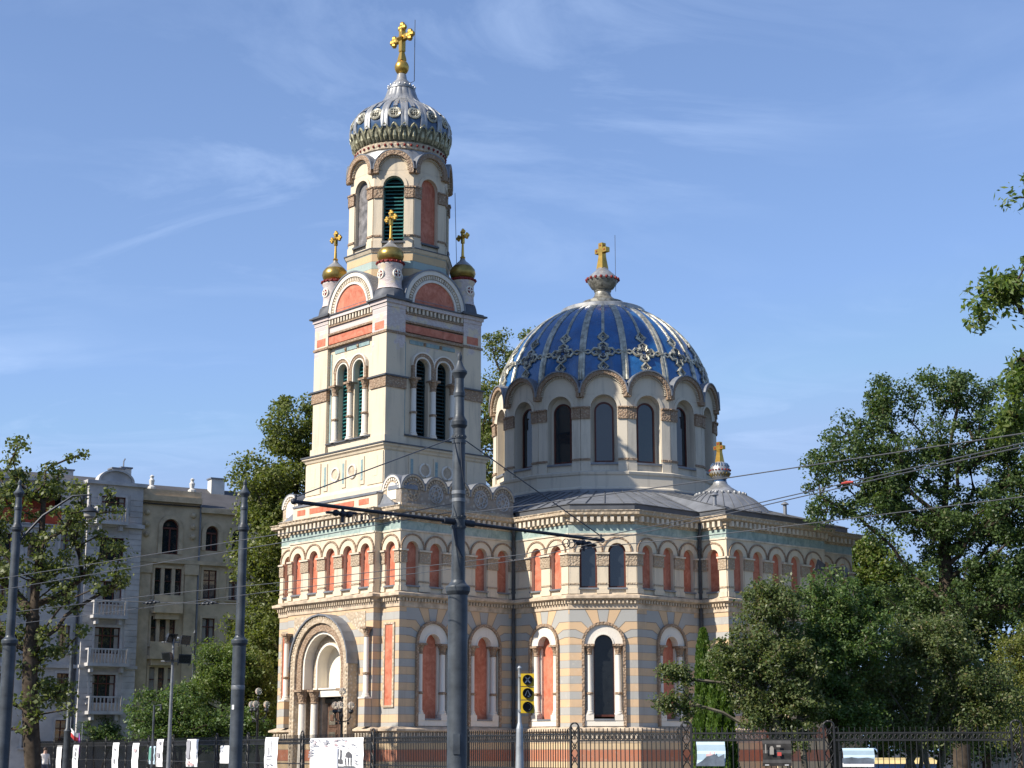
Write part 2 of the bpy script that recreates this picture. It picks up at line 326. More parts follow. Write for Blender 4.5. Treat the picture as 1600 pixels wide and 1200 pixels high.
def band(mb, F, cx, zp, ri, ro, n0, n1, mi=0, legs=None, clip=None, k=AS):
    """raised arch moulding, with optional straight legs down to z = legs"""
    A, B = arc(cx, zp, ri, k), arc(cx, zp, ro, k)
    if clip: B = [(min(max(x, cx-clip), cx+clip), z) for x, z in B]
    if legs is not None: A = [(cx-ri, legs)] + A + [(cx+ri, legs)]; B = [(cx-ro, legs)] + B + [(cx+ro, legs)]
    m_ = len(A); vs = [F.p(x, n1, z) for x, z in A] + [F.p(x, n1, z) for x, z in B] + [F.p(x, n0, z) for x, z in A] + [F.p(x, n0, z) for x, z in B]
    fs = []
    for i in range(m_-1):
        fs += [(i, i+1, m_+i+1, m_+i), (m_+i, m_+i+1, 3*m_+i+1, 3*m_+i), (i, 2*m_+i, 2*m_+i+1, i+1)]
    fs += [(0, m_, 3*m_, 2*m_), (m_-1, 3*m_-1, 4*m_-1, 2*m_-1)]
    mb.add(vs, fs, mi)
def ring_teeth(mb, F, cx, zp, r, cnt, w_, h_, n0, n1, mi=0, a0=0.0, a1=pi):
    for i in range(cnt):
        a = a0 + (a1-a0)*(i+.5)/cnt; c, s_ = cos(a), sin(a); pts = []
        for dt, dr in ((-w_/2, -h_/2), (w_/2, -h_/2), (w_/2, h_/2), (-w_/2, h_/2)):
            pts.append((cx + (r+dr)*c - dt*s_, zp + (r+dr)*s_ + dt*c))
        mb.prism(F, pts, n0, n1, mi)
def column_mb(F, cx, n, z0, z1, r, cap=.42, ringz=None):
    """shaft + base + flared capital; material 0 shaft, 1 carving"""
    mb = MB(); x, y, _ = F.p(cx, n, 0)
    mb.lathe(x, y, [(r*1.5, z0), (r*1.5, z0+.07), (r*1.2, z0+.1), (r*1.3, z0+.15), (r*1.02, z0+.2), (r*.92, z1-cap)], 14, 0)
    if ringz: mb.lathe(x, y, [(r*.9, ringz-.07), (r*1.3, ringz-.04), (r*1.3, ringz+.04), (r*.9, ringz+.07)], 14, 1)
    mb.lathe(x, y, [(r*.9, z1-cap-.06), (r*1.2, z1-cap-.03), (r*.95, z1-cap+.02), (r*1.2, z1-cap*.55), (r*1.65, z1-.1)], 14, 1)
    k = r*1.8; mb.fb(F, cx-k, cx+k, n-k, n+k, z1-.1, z1, 1)
    return mb
def teeth(mb, F, L, z0, z1, n0, n1, w_, pitch, mi=0, x0=0.0):
    k = max(1, int(round(L/pitch))); 
    for i in range(k):
        c = x0 + L*(i+.5)/k; mb.fb(F, c-w_/2, c+w_/2, n0, n1, z0, z1, mi)
def ray(px, py): 
    a, b_ = (px-800)/FPX, (600-py)/FPX; return Vector((a, cos(TILT) - b_*sin(TILT), sin(TILT) + b_*cos(TILT)))
def at(px, py, Y): d = ray(px, py); return Vector((0, 0, EYE)) + d*(Y/d.y)

# ------------------------------------------------------------------ ground
def sheet(name, pts, mat, z):
    mb = MB(); mb.add([(x, y, z) for x, y in pts], [tuple(range(len(pts)))]); return tag(mb.build(name, mat), kind='structure')
sheet('ground', [(-1500, -300), (1500, -300), (1500, 2500), (-1500, 2500)], 'asphalt', 0)
def strip(p0, p1, w0, w1):     # a band on the right-hand side w0..w1 of the line p0>p1
    d = Vector((p1[0]-p0[0], p1[1]-p0[1])).normalized(); n = Vector((d.y, -d.x))
    return [(p[0]+n.x*k, p[1]+n.y*k) for p, k in ((p0, w0), (p1, w0), (p1, w1), (p0, w1))]
# ------------------------------------------------------------------ the church
CH = tag(empty('church', (-8.70, 83.77, 0), pi/2-AZ), 'domed church of cream and striped ochre stone with blue dome and bell tower', 'church')
ZP, ZB, ZM, ZE = 2.1, 2.65, 9.0, 13.07
OUT = [(0,5.045),(0,3.6),(-.45,3.6),(-.45,-3.6),(0,-3.6),(0,-5.045),(7.26,-5.045),(7.26,-9.1),(9.59,-11.43),(14.17,-11.43),(14.17,-13.24),(22.0,-13.24),(22.0,-12.6),(25.2,-12.6),
       (25.2,-8),(28,-5),(28,5),(25.2,8),(25.2,12.6),(22,12.6),(22,13.24),(14.17,13.24),(14.17,11.43),(9.59,11.43),(7.26,9.1),(7.26,5.045)]
SEG = [Fr.seg(OUT[i], OUT[(i+1) % len(OUT)]) for i in range(len(OUT))]
UP = {0: [.72], 2: [.72+1.44*i for i in range(5)], 4: [.72], 5: [.73+1.45*i for i in range(5)], 6: [1.72, 3.17], 7: [.95, 2.35], 8: [.76, 2.26, 3.74], 9: [.93], 10: [.85+1.5*i for i in range(5)], 12: [.85, 2.35]}
LOW = {5: [(2.05, 'red'), (5.3, 'red')], 6: [(2.3, 'red')], 7: [(1.65, 'glass')], 8: [(2.36, 'red')], 10: [(2.6, 'glass')]}
UW = {(5, 2), (7, 0), (7, 1)}
NZ, NS = 6.65, 3.1
low, upw = MB(), MB()
for i, (F, L) in enumerate(SEG):
    ops = [(c, 9.35, .43 if (i, j) in UW else .37, 11.1) for j, c in enumerate(UP.get(i, []))]
    wall(upw, F, 0, L, ZM-.05, ZE, ops, .34, 0, 0)
    lo = [(c, NS, .93, NZ) for c, k in LOW.get(i, [])]
    if i == 5: lo.append((3.675, 3.1, .36, 6.9))
    if i == 2: lo = [(3.6, .0, 2.05, 5.7)]
    wall(low, F, 0, L, 0 if i == 2 else ZP, ZM-.4, lo, 1.0 if i == 2 else .42, 0, 1 if i != 2 else 2)
low.build('lower_wall', ['striped_stone', 'white_stone', 'carved_pale'], CH); upw.build('upper_wall', ['cream_plaster'], CH)
pl = MB(); PO = [p for p in OUT]
pl.sweep(PO, [(.14, 0), (.14, ZP-.1)]); pw = pl.build('plinth', 'plinth_stone', CH)
# ledges and cornices
def cornice(name, prof, mats, tz0, tz1, tn0, tn1, tw, tp, zs=()):
    mb = MB(); mb.sweep(OUT, prof, 0)
    for i, (F, L) in enumerate(SEG):
        if i > 14: break
        if L > .6: teeth(mb, F, L, tz0, tz1, tn0, tn1, tw, tp, 1)
    return mb.build(name, mats, CH)
def no_door(prof): return prof
bl = MB()
def bl_part(path, closed=False): bl.sweep(path, [(.02, 1.98), (.16, 1.98), (.16, 2.12), (.12, 2.14), (.12, 2.45), (.30, 2.52), (.30, 2.60), (0.02, 2.72)], 0, closed)
bl_part(OUT[3:] + OUT[:3][:0]); bl_part([(0, 5.045), (0, 3.6), (-.45, 3.6), (-.45, 2.5)])
bl = MB(); bl_part([(-.45, -2.5)] + OUT[3:] + [(0, 5.045), (0, 3.6), (-.45, 3.6), (-.45, 2.5)])
for i, (F, L) in enumerate(SEG[:14]):
    if i == 2: teeth(bl, F, 1.1, 2.18, 2.42, .1, .2, .11, .24, 1); teeth(bl, F, 1.1, 2.18, 2.42, .1, .2, .11, .24, 1, 6.1)
    elif L > .6: teeth(bl, F, L, 2.18, 2.42, .1, .2, .11, .24, 1)
bl.build('base_ledge', ['cornice_stone', 'cornice_pale'], CH)
cornice('string_course', [(0, 8.3), (.05, 8.33), (.05, 8.58), (.1, 8.6), (.1, 8.72), (.22, 8.80), (.30, 8.83), (.30, 8.95), (.0, 9.06)], ['cornice_stone', 'carved_pale'], 8.58, 8.73, .09, .2, .09, .19)
cornice('eave_cornice', [(0, 12.44), (.06, 12.47), (.06, 12.6), (.14, 12.62), (.14, 12.78), (.36, 12.86), (.42, 12.9), (.42, 13.02), (.47, 13.08), (.47, 13.11), (.0, 13.15)], ['carved_pale', 'cornice_pale'], 12.55, 12.82, .1, .33, .17, .34)
fz = MB()
for i, (F, L) in enumerate(SEG[:14]): fz.fb(F, 0, L, -.02, .012, 12.02, 12.44); fz.fb(F, 0, L, -.02, .05, 11.94, 12.02, 1)
fz.build('marble_frieze', ['green_stone', 'cornice_pale'], CH)
# upper gallery of arched panels, pilasters between
def casement(parent, F, cx, zs, r, zp, n, gm='window_glass'):
    fr = MB(); band(fr, F, cx, zp, r-.09, r, n-.06, n+.03, 0, zs); fr.fb(F, cx-r+.09, cx+r-.09, n-.06, n+.03, zs, zs+.1); 
    w_ = fr.build('window', 'frame_wood', parent)
    g = MB(); panel(g, F, cx, zs+.1, r-.09, zp, n-.02, 0, .03); g.build('pane', gm, w_); return w_
for i, cs in UP.items():
    F, L = SEG[i]
    for j, c in enumerate(cs):
        isw = (i, j) in UW; r = .43 if isw else .37
        if isw: p = casement(CH, F, c, 9.35, r, 11.1, -.27)
        else: mb = MB(); panel(mb, F, c, 9.35, .372, 11.1, -.2); p = mb.build('blind_panel', 'red_stone', CH)
        mb = MB(); cl = min(.715, c-.0, L-c)
        band(mb, F, c, 11.1, r, .66, -.02, .035, 0); band(mb, F, c, 11.1, .66, .74, -.02, .075, 1, None, cl)
        mb.build('archivolt', ['cream_plaster', 'carved_stone'], p)
        sb = MB(); sb.fb(F, c-r-.05, c+r+.05, -.3, .12, 9.27, 9.35); sb.build('sill', 'sheet_lead', p)
    ed = [0] + [(a+b_)/2 for a, b_ in zip(cs, cs[1:])] + [L]
    for j, e in enumerate(ed):
        if j == 0: x0, x1 = 0, cs[0]-.4
        elif j == len(ed)-1: x0, x1 = cs[-1]+.4, L
        else: x0, x1 = e-.32, e+.32
        if isw and i == 7: x0, x1 = (x0 + (.05 if j else 0)), (x1 - (.05 if j < len(ed)-1 else 0))
        if x1-x0 < .12 or x1-x0 > 1.4: continue
        mb = MB(); mb.fb(F, x0, x1, -.02, .05, 9.3, 10.42, 0); mb.fb(F, x0-.03, x1+.03, -.02, .1, 9.06, 9.32, 0); mb.fb(F, x0-.02, x1+.02, -.02, .08, 9.5, 9.58, 1)
        mb.fb(F, x0-.03, x1+.03, -.02, .10, 10.42, 10.98, 1); mb.fb(F, x0-.06, x1+.06, -.02, .17, 10.98, 11.06, 2)
        mb.build('pilaster', ['cream_plaster', 'capital_stone', 'cornice_pale'], CH)
# lower round-headed niches with columns, voussoirs striped round them
def niche(F, cx, kind):
    mb = MB()
    if kind == 'glass': p = casement(CH, F, cx, 3.2, .55, NZ, -.34, 'dark_glass')
    else: panel(mb, F, cx, NS, .92, NZ, -.36); p = mb.build('blind_niche', 'red_stone', CH)
    mb = MB(); band(mb, F, cx, NZ, .46, .93, -.4, .03, 0); band(mb, F, cx, NZ, .93, 1.06, -.02, .13, 1, 2.75); band(mb, F, cx, NZ, .44, .5, -.3, .06, 0)
    for s in (-1, 1): a, b_ = sorted((cx+s*.5, cx+s*.925)); mb.fb(F, a, b_, -.42, -.24, NS, NZ, 0)
    mb.build('archivolt', ['white_stone', 'carved_stone'], p)
    for s in (-1, 1): column_mb(F, cx+s*.7, -.1, 3.3, 6.64, .145, .45, 4.3).build('column', ['white_stone', 'carved_stone'], p, True)
    mb = MB(); mb.fb(F, cx-.92, cx+.92, -.4, .06, 2.76, 3.02, 0)
    for s in (-1, 1): mb.fb(F, cx+s*.7-.2, cx+s*.7+.2, -.4, .09, 3.02, 3.3, 0)
    mb.fb(F, cx-.49, cx+.49, -.4, .1, 3.02, 3.1, 1); mb.build('sill', ['white_stone', 'sheet_lead'], p)
def voussoirs(mb, F, cx, x0, x1, zt, ri=1.06, n=.006, zc=NZ, rk=1.5):
    """painted stripes that run in level from the sides and turn towards the arch"""
    A = [math.asin((2.9+.37*k-zc)/rk) for k in (11, 12, 13)]; A = [0.0] + A + [radians(62), radians(80)]; A = A + [pi-a for a in A[::-1]]
    def line(a):
        c, s_ = cos(a), sin(a); kn = (cx+rk*c, zc+rk*s_); inn = (cx+ri*c, zc+ri*s_)
        if abs(c) > .7: o = (x1 if c > 0 else x0, kn[1]); kn = (min(max(kn[0], x0), x1), kn[1])
        else: t_ = (zt-zc)/s_; o = (min(max(cx+t_*c, x0), x1), zt)
        return inn, kn, o
    for i in range(len(A)-1):
        a, b_ = A[i], A[i+1]; la, lb = line(a), line(b_); inner = [(cx+ri*cos(a+(b_-a)*j/4), zc+ri*sin(a+(b_-a)*j/4)) for j in range(5)]
        out_ = [lb[1], lb[2]]
        if abs(cos(a)) > .7 >= abs(cos(b_)): out_.append((x1, zt))
        if abs(cos(b_)) > .7 >= abs(cos(a)): out_.append((x0, zt))
        out_ += [la[2], la[1]]; pts = inner + out_
        if i % 2 and i == len(A)//2: pass
        ctr = (sum(p[0] for p in pts)/len(pts), sum(p[1] for p in pts)/len(pts)); k = len(pts)
        tri = []
        left = inner; right = [la[1], la[2]] + ([(x1, zt)] if abs(cos(a)) > .7 >= abs(cos(b_)) else []) + ([(x0, zt)] if abs(cos(b_)) > .7 >= abs(cos(a)) else []) + [lb[2], lb[1]]
        kq = [left[0], la[1], lb[1], left[-1]]
        col = 1 if (i if i <= 5 else 10-i) % 2 == 0 else 0
        mb.add([F.p(x, n, z) for x, z in left + [lb[1], la[1]]], [tuple(range(7))], col); mb.add([F.p(x, n, z) for x, z in right], [tuple(range(len(right)))], col)
        if i:
            for p, q in ((la[0], la[1]), (la[1], la[2])):
                d = hypot(q[0]-p[0], q[1]-p[1])
                if d < .03: continue
                px, pz = -(q[1]-p[1])/d*.013, (q[0]-p[0])/d*.013
                mb.add([F.p(p[0]-px, n+.004, p[1]-pz), F.p(q[0]-px, n+.004, q[1]-pz), F.p(q[0]+px, n+.004, q[1]+pz), F.p(p[0]+px, n+.004, p[1]+pz)], [(0, 1, 2, 3)], 2)
for i, l in LOW.items():
    F, L = SEG[i]
    for c, k in l:
        niche(F, c, k)
        lim = (max(0, c-1.62), min(L, c+1.62)) if i == 5 else (max(0.02, c-1.7), min(L-.02, c+1.7))
        vs = MB(); voussoirs(vs, F, c, *lim, 8.29); vs.build('voussoirs', ['slate_stone', 'ochre_stone', 'joint'], CH)

F, L = SEG[5]; p = casement(CH, F, 3.675, 3.1, .36, 6.9, -.3, 'dark_glass'); mb = MB(); band(mb, F, 3.675, 6.9, .36, .5, -.02, .08, 0, 2.75); mb.build('archivolt', 'white_stone', p)
# portal bay
F, L = SEG[2]; PX = 3.6
mb = MB(); band(mb, F, PX, 5.7, 2.06, 2.42, 0, .58, 0, 0.02); band(mb, F, PX, 5.7, 1.66, 2.06, -.3, .46, 1, 4.56); band(mb, F, PX, 5.7, 1.52, 1.66, -.4, .36, 2, 4.56); band(mb, F, PX, 5.7, 1.1, 1.52, -.85, -.15, 0, 4.56); band(mb, F, PX, 5.7, 1.0, 1.12, -.85, -.05, 2, 4.56)
ring_teeth(mb, F, PX, 5.7, 2.34, 50, .08, .1, .56, .605, 0)
for s in (-1, 1): teeth_x = PX+s*2.3; [mb.fb(F, teeth_x-.05, teeth_x+.05, .56, .605, z, z+.09, 0) for z in np.arange(.3, 5.6, .2)]
for s in (-1, 1): a, b_ = sorted((PX+s*1.05, PX+s*2.05)); mb.fb(F, a, b_, -.95, -.45, 0, 4.15, 3)
PT = mb.build('portal', ['carved_pale', 'carved_stone', 'white_stone', 'cornice_stone'], CH)
mb = MB(); band(mb, F, PX, 5.7, 2.42, 2.5, .0, .68, 0); mb.build('hood', 'sheet_lead', PT)
mb = MB(); panel(mb, F, PX, 4.55, 1.1, 5.7, -.7); mb.build('tympanum', 'tympanum_plaster', PT)
mb = MB(); mb.fb(F, PX-1.46, PX+1.46, -.8, -.2, 4.2, 4.55); mb.fb(F, PX-1.5, PX+1.5, -.8, -.12, 4.55, 4.63); mb.build('lintel', 'white_stone', PT)
for s in (-1, 1):
    for xo, n in ((1.82, .22), (1.3, -.15)): column_mb(F, PX+s*xo, n, .5, 4.55, .2, .62).build('column', ['white_stone', 'carved_stone'], PT, True)
for s in (-1, 1):
    mb = MB(); a, b_ = sorted((PX+s*.02, PX+s*.95)); mb.fb(F, a, b_, -.82, -.72, .3, 3.9, 0)
    for z0, z1 in ((.5, 1.5), (1.65, 2.6), (2.75, 3.65)):
        mb.fb(F, a+.12, b_-.12, -.72, -.68, z0, z1, 0); mb.fb(F, a+.2, b_-.2, -.68, -.65, z0+.1, z1-.1, 1); mb.fb(F, a+.32, b_-.32, -.65, -.62, z0+.3, z1-.3, 0)
    mb.build('door_leaf', ['door_wood', 'bark_grey'], PT)
mb = MB(); mb.fb(F, PX-1.05, PX+1.05, -.85, -.6, 3.9, 4.1); mb.ball(F.p(PX, -.6, 4.25), .17); mb.build('door_head', 'bark_grey', PT)
for s in (-1, 1):
    mb = column_mb(F, PX+s*3.36, .2, 4.1, 7.4, .13, .42, 5.2); x = PX+s*3.36; mb.fb(F, x-.22, x+.22, 0, .42, 2.72, 4.02, 2); mb.fb(F, x-.26, x+.26, 0, .46, 4.02, 4.1, 0)
    mb.build('nook_column', ['white_stone', 'carved_stone', 'striped_stone'], CH, True)
for i in (0, 4):
    F2, L2 = SEG[i]; mb = MB(); mb.fb(F2, L2/2-.3, L2/2+.3, -.01, .03, 3.7, 7.5, 0)
    for a, b_, c, d in ((-.42, -.3, 3.6, 7.6), (.3, .42, 3.6, 7.6), (-.3, .3, 3.6, 3.7), (-.3, .3, 7.5, 7.6)): mb.fb(F2, L2/2+a, L2/2+b_, -.01, .07, c, d, 1)
    mb.build('wall_panel', ['red_stone', 'carved_pale'], CH)
for a, b_ in ((PX-3.2, PX-1.7), (PX+1.7, PX+3.2)):
    mb = MB(); s = -1 if a < PX else 1; mb.prism(F, [(PX+s*3.0, 7.0), (PX+s*3.0, 8.2), (PX+s*1.2, 8.2), (PX+s*2.1, 7.5)], 0, .03); mb.build('spandrel_carving', 'carved_pale', CH)
# attic, lead roofs
NAVE = OUT[6:26]
def inset(path, d):
    r = []; k = len(path)
    for i in range(k):
        a, p, b_ = path[i-1], path[i], path[(i+1) % k]
        def nr(a, b_): l = hypot(b_[0]-a[0], b_[1]-a[1]); return (b_[1]-a[1])/l, -(b_[0]-a[0])/l
        n1, n2 = nr(a, p), nr(p, b_); m_ = (n1[0]+n2[0], n1[1]+n2[1]); l2 = m_[0]**2+m_[1]**2; r.append((p[0]-m_[0]*2/l2*d, p[1]-m_[1]*2/l2*d))
    return r
mb = MB(); NI = inset(NAVE, .12)
mb.sweep(NI[:-1], [(0, 13.12), (0, 13.44), (.06, 13.47), (.06, 13.5), (-.1, 13.52)], 0, False); mb.build('attic', 'dark_lead', CH)
DX = 18.88
def poly_r(path, th):
    best = None; c, s_ = cos(th), sin(th)
    for i in range(len(path)):
        (x1, y1), (x2, y2) = path[i], path[(i+1) % len(path)]; x1 -= DX; x2 -= DX
        ex, ey = x2-x1, y2-y1; den = c*ey - s_*ex
        if abs(den) < 1e-9: continue
        t_ = (x1*ey - y1*ex)/den; u = (x1*s_ - y1*c)/den
        if t_ > 0 and -1e-6 <= u <= 1+1e-6 and (best is None or t_ < best): best = t_
    return best
NI2 = inset(NAVE, .2); ths = sorted([atan2(y, x-DX)+e for x, y in NI2 for e in (-.0008, .0008)] + [pi/8*j/3+.01 for j in range(-24, 24)])
mb = MB(); ra = [(DX+poly_r(NI2, t_)*cos(t_), poly_r(NI2, t_)*sin(t_)) for t_ in ths]
def gon(k, ap, th): a = 2*pi/k; return ap/cos(((th+a/2) % a)-a/2)
rb = [(DX+gon(16, 6.66, t_)*cos(t_), gon(16, 6.66, t_)*sin(t_)) for t_ in ths]; k = len(ths)
mb.add([(x, y, 13.50) for x, y in ra] + [(x, y, 15.3) for x, y in rb], [(i, (i+1) % k, (i+1) % k+k, i+k) for i in range(k)])
for t_ in np.arange(-pi, pi, pi/48):
    r0, r1 = poly_r(NI2, t_), gon(16, 6.66, t_); mb.tube([(DX+r0*cos(t_), r0*sin(t_), 13.53), (DX+r1*cos(t_), r1*sin(t_), 15.33)], .025, 4, 1)
mb.build('nave_roof', ['sheet_lead', 'dark_lead'], CH)
mb = MB(); c4 = [(-.2, 4.6), (-.2, -4.6), (7.3, -4.6), (7.3, 4.6)]; d4 = [(.15, 3.3), (.15, -3.3), (6.9, -3.3), (6.9, 3.3)]
mb.add([(x, y, 13.3) for x, y in c4] + [(x, y, 14.15) for x, y in d4], [(i, (i+1) % 4, (i+1) % 4+4, i+4) for i in range(4)]); mb.bx(-.3, 7.3, -4.9, 4.9, 13.1, 13.28)
mb.build('porch_roof', 'sheet_lead', CH)
# scalloped parapets of the entrance block
def scallop(F, L, k, name, rose=True):
    r = L/k/2; mb = MB(); pts = [(0, 13.12)] + [q for i in range(k) for q in arc(r+2*r*i, 13.98, r, 12)] + [(L, 13.12)]
    mb.prism(F, pts, -.42, -.02, 0)
    for i in range(k):
        c = r+2*r*i; band(mb, F, c, 13.98, r-.1, r, -.03, .05, 1); ring_teeth(mb, F, c, 13.98, r-.2, 11, .07, .1, -.03, .04, 1)
    mb.fb(F, 0, L, -.03, .06, 13.12, 13.3, 1)
    p = mb.build(name, ['parapet_carving', 'carved_pale'] if rose else ['carved_pale', 'white_stone'], CH)
    mb = MB()
    for i in range(k):
        c = r+2*r*i; band(mb, F, c, 13.98, r, r+.05, -1.0, .06, 0)
    mb.build('lead_capping', 'sheet_lead', p)
    for i in range(k):
        c = r+2*r*i; mb = MB()
        if rose:
            z = 13.88
            for j in range(8):
                a = j*pi/4; x2, z2 = c+.27*cos(a), z+.27*sin(a); x0, y0, _ = F.p(x2, .02, z2)
                mb.tube([F.p(x2+.09*cos(t_), .0, z2+.09*sin(t_)) for t_ in np.linspace(0, 2*pi, 9)], .028, 4, 0, False)
            mb.tube([F.p(c+.17*cos(t_), .0, z+.17*sin(t_)) for t_ in np.linspace(0, 2*pi, 13)], .03, 4, 0, False)
            mb.tube([F.p(c+.42*cos(t_), .0, z+.42*sin(t_)) for t_ in np.linspace(0, 2*pi, 17)], .035, 4, 0, False)
            mb.build('rosette', 'facade_grey' if i % 3 == 1 or i == 3 else 'carved_pale', p)
        else: panel(mb, F, c, 13.5, r*.5, 13.98, .02, 0, .04); mb.build('inset_panel', 'tympanum_plaster', p)
scallop(SEG[5][0], SEG[5][1], 5, 'scalloped_parapet'); scallop(SEG[0][0], SEG[0][1], 1, 'arched_parapet', False); scallop(SEG[4][0], SEG[4][1], 1, 'arched_parapet', False)
F, L = SEG[2]; mb = MB(); mb.fb(F, 0, L, -.6, -.12, 13.12, 13.85, 0); mb.fb(F, 0, L, -.65, -.06, 13.85, 13.95, 2)
for a, b_ in ((.4, 1.1), (1.5, 5.3), (5.7, 6.5)): mb.fb(F, a, b_, -.2, -.1, 13.42, 13.7, 1)
mb.build('low_parapet', ['cream_plaster', 'red_stone', 'sheet_lead'], CH)
# tower: pedestal, belfry
TX, H = 3.55, 3.13
def sq(h): return [(TX-h, h), (TX-h, -h), (TX+h, -h), (TX+h, h)]
PD = MB(); PD.sweep(sq(3.30), [(.12, 13.4), (.12, 14.3), (0, 14.5), (0, 16.15), (.06, 16.2), (.1, 16.3), (.2, 16.38), (.2, 16.47)], 0); PD.sweep(sq(3.30), [(.25, 16.46), (.25, 16.53), (-.4, 16.64)], 1)
for i in range(4):
    F, L = Fr.seg(sq(3.30)[i], sq(3.30)[(i+1) % 4])
    for x in (.0, L-1.3): PD.fb(F, x+.0, x+1.3, 0, .06, 14.5, 16.1, 0)
    for x in (1.55, L/2-.17, L-1.9): PD.fb(F, x, x+.34, 0, .05, 14.6, 16.0, 0); PD.fb(F, x+.09, x+.25, .05, .065, 14.8, 15.85, 2)
    for x in (.45, L-.85): PD.fb(F, x, x+.4, .06, .07, 14.9, 15.9, 2 if False else 0)
ped = PD.build('tower_pedestal', ['cream_plaster', 'dark_lead', 'teal_stone'], CH)
for i in range(4):
    F, L = Fr.seg(sq(3.30)[i], sq(3.30)[(i+1) % 4])
    for x in (L/2-.72, L/2+.72):
        mb = MB(); P = [F.p(x+.33*cos(t_), .03, 15.35+.33*sin(t_)) for t_ in np.linspace(0, 2*pi, 19)]; mb.tube(P, .06, 6, 0, False)
        mb.prism(F, [(x+.3*cos(t_), 15.35+.3*sin(t_)) for t_ in np.linspace(0, 2*pi, 18)[:-1]], 0, .02, 1); mb.build('medallion', ['white_stone', 'cornice_stone'], ped)
bf = MB(); PW = 1.2
for sx_ in (-1, 1):
    for sy_ in (-1, 1):
        x0, x1 = sorted((TX+sx_*(H-PW), TX+sx_*H)); y0, y1 = sorted((sy_*(H-PW), sy_*H)); ef = lambda e, z0, z1, m_: bf.bx(x0-e, x1+e, y0-e, y1+e, z0, z1, m_)
        ef(0, 16.55, 23.55, 0); ef(.07, 16.5, 16.95, 0); ef(.07, 19.4, 19.95, 1); ef(.15, 19.95, 20.03, 2); ef(.06, 22.2, 22.32, 1); ef(0.001, 23.5, 23.6, 0); ef(.03, 23.55, 23.75, 0); ef(.1, 23.75, 23.95, 0); ef(.24, 23.95, 24.03, 2); ef(.1, 24.03, 24.12, 2)
FB = [Fr.seg(sq(H)[i], sq(H)[(i+1) % 4]) for i in range(4)]
for F, L in FB:
    ops = [(L/2+s*.69, 17.15, .44, 20.75) for s in (-1, 1)]; wall(bf, F, PW-.05, L-PW+.05, 16.5, 23.6, ops, .55, 0, 0, -.2)
    bf.fb(F, PW, L-PW, -.22, -.1, 16.5, 17.1, 0); bf.fb(F, PW, L-PW, -.22, .04, 22.2, 22.33, 1); bf.fb(F, PW, L-PW, -.22, -.06, 22.42, 22.82, 3); bf.fb(F, PW, L-PW, -.22, .0, 22.9, 23.0, 1)
    bf.fb(F, PW, L-PW, -.22, -.1, 23.0, 23.4, 0); bf.fb(F, PW-.02, L-PW+.02, -.22, -.02, 23.36, 23.44, 1); teeth(bf, F, L-2*PW, 23.46, 23.72, -.2, .02, .12, .25, 5, PW); bf.fb(F, PW-.02, L-PW+.02, -.3, .07, 23.74, 23.92, 0); bf.fb(F, PW-.1, L-PW+.1, -.6, .13, 23.925, 23.98, 2)
    for x in (PW+.12, L-PW-.12): bf.fb(F, x-.06, x+.06, -.22, -.17, 17.2, 21.9, 4)
    for j in range(3): bf.fb(F, L/2-1.5+j*1.05, L/2-.62+j*1.05, -.22, -.16, 21.86, 22.06, 4)
    for x in (L/2-.54, L/2+.52): bf.ball(F.p(x, -.15, 21.96), .09, 1, 8, 6)
    for x0, x1 in ((.22, PW-.22), (L-PW+.22, L-.22)):
        if F.ny < -.5 and x0 < 1: continue
        bf.fb(F, x0, x1, -.02, .012, 22.42, 22.82, 3)
bf.bx(TX-H+.4, TX+H-.4, -H+.4, H-.4, 23.6, 24.0, 2)
BF = bf.build('belfry', ['cream_peeling', 'carved_stone', 'dark_lead', 'red_stone', 'teal_stone', 'cornice_pale'], CH)
def louvre(parent, F, cx, zs, r, zp, n, mat, step=.2, hood=None):
    mb = MB(); band(mb, F, cx, zp, r-.07, r, n-.1, n+.02, 0, zs); z = zs+.05
    while z < zp+r*.6:
        hw_ = r-.06 if z < zp else sqrt(max(.01, (r-.06)**2-(z-zp)**2)); P = F.p
        mb.hexa([P(cx-hw_, n+.05, z), P(cx+hw_, n+.05, z), P(cx+hw_, n-.12, z+.1), P(cx-hw_, n-.12, z+.1), P(cx-hw_, n+.05, z+.035), P(cx+hw_, n+.05, z+.035), P(cx+hw_, n-.12, z+.135), P(cx-hw_, n-.12, z+.135)]); z += step
    panel(mb, F, cx, zs, r, zp, n-.22, 1, .03)
    if hood: mb.hexa([F.p(cx-r, n-.1, zp), F.p(cx+r, n-.1, zp), F.p(cx+r, n+.3, zp-.08), F.p(cx-r, n+.3, zp-.08), F.p(cx-r, n-.1, zp+.06), F.p(cx+r, n-.1, zp+.06), F.p(cx+r, n+.3, zp-.02), F.p(cx-r, n+.3, zp-.02)])
    return mb.build('louvre', [mat, 'signal_black'], parent)
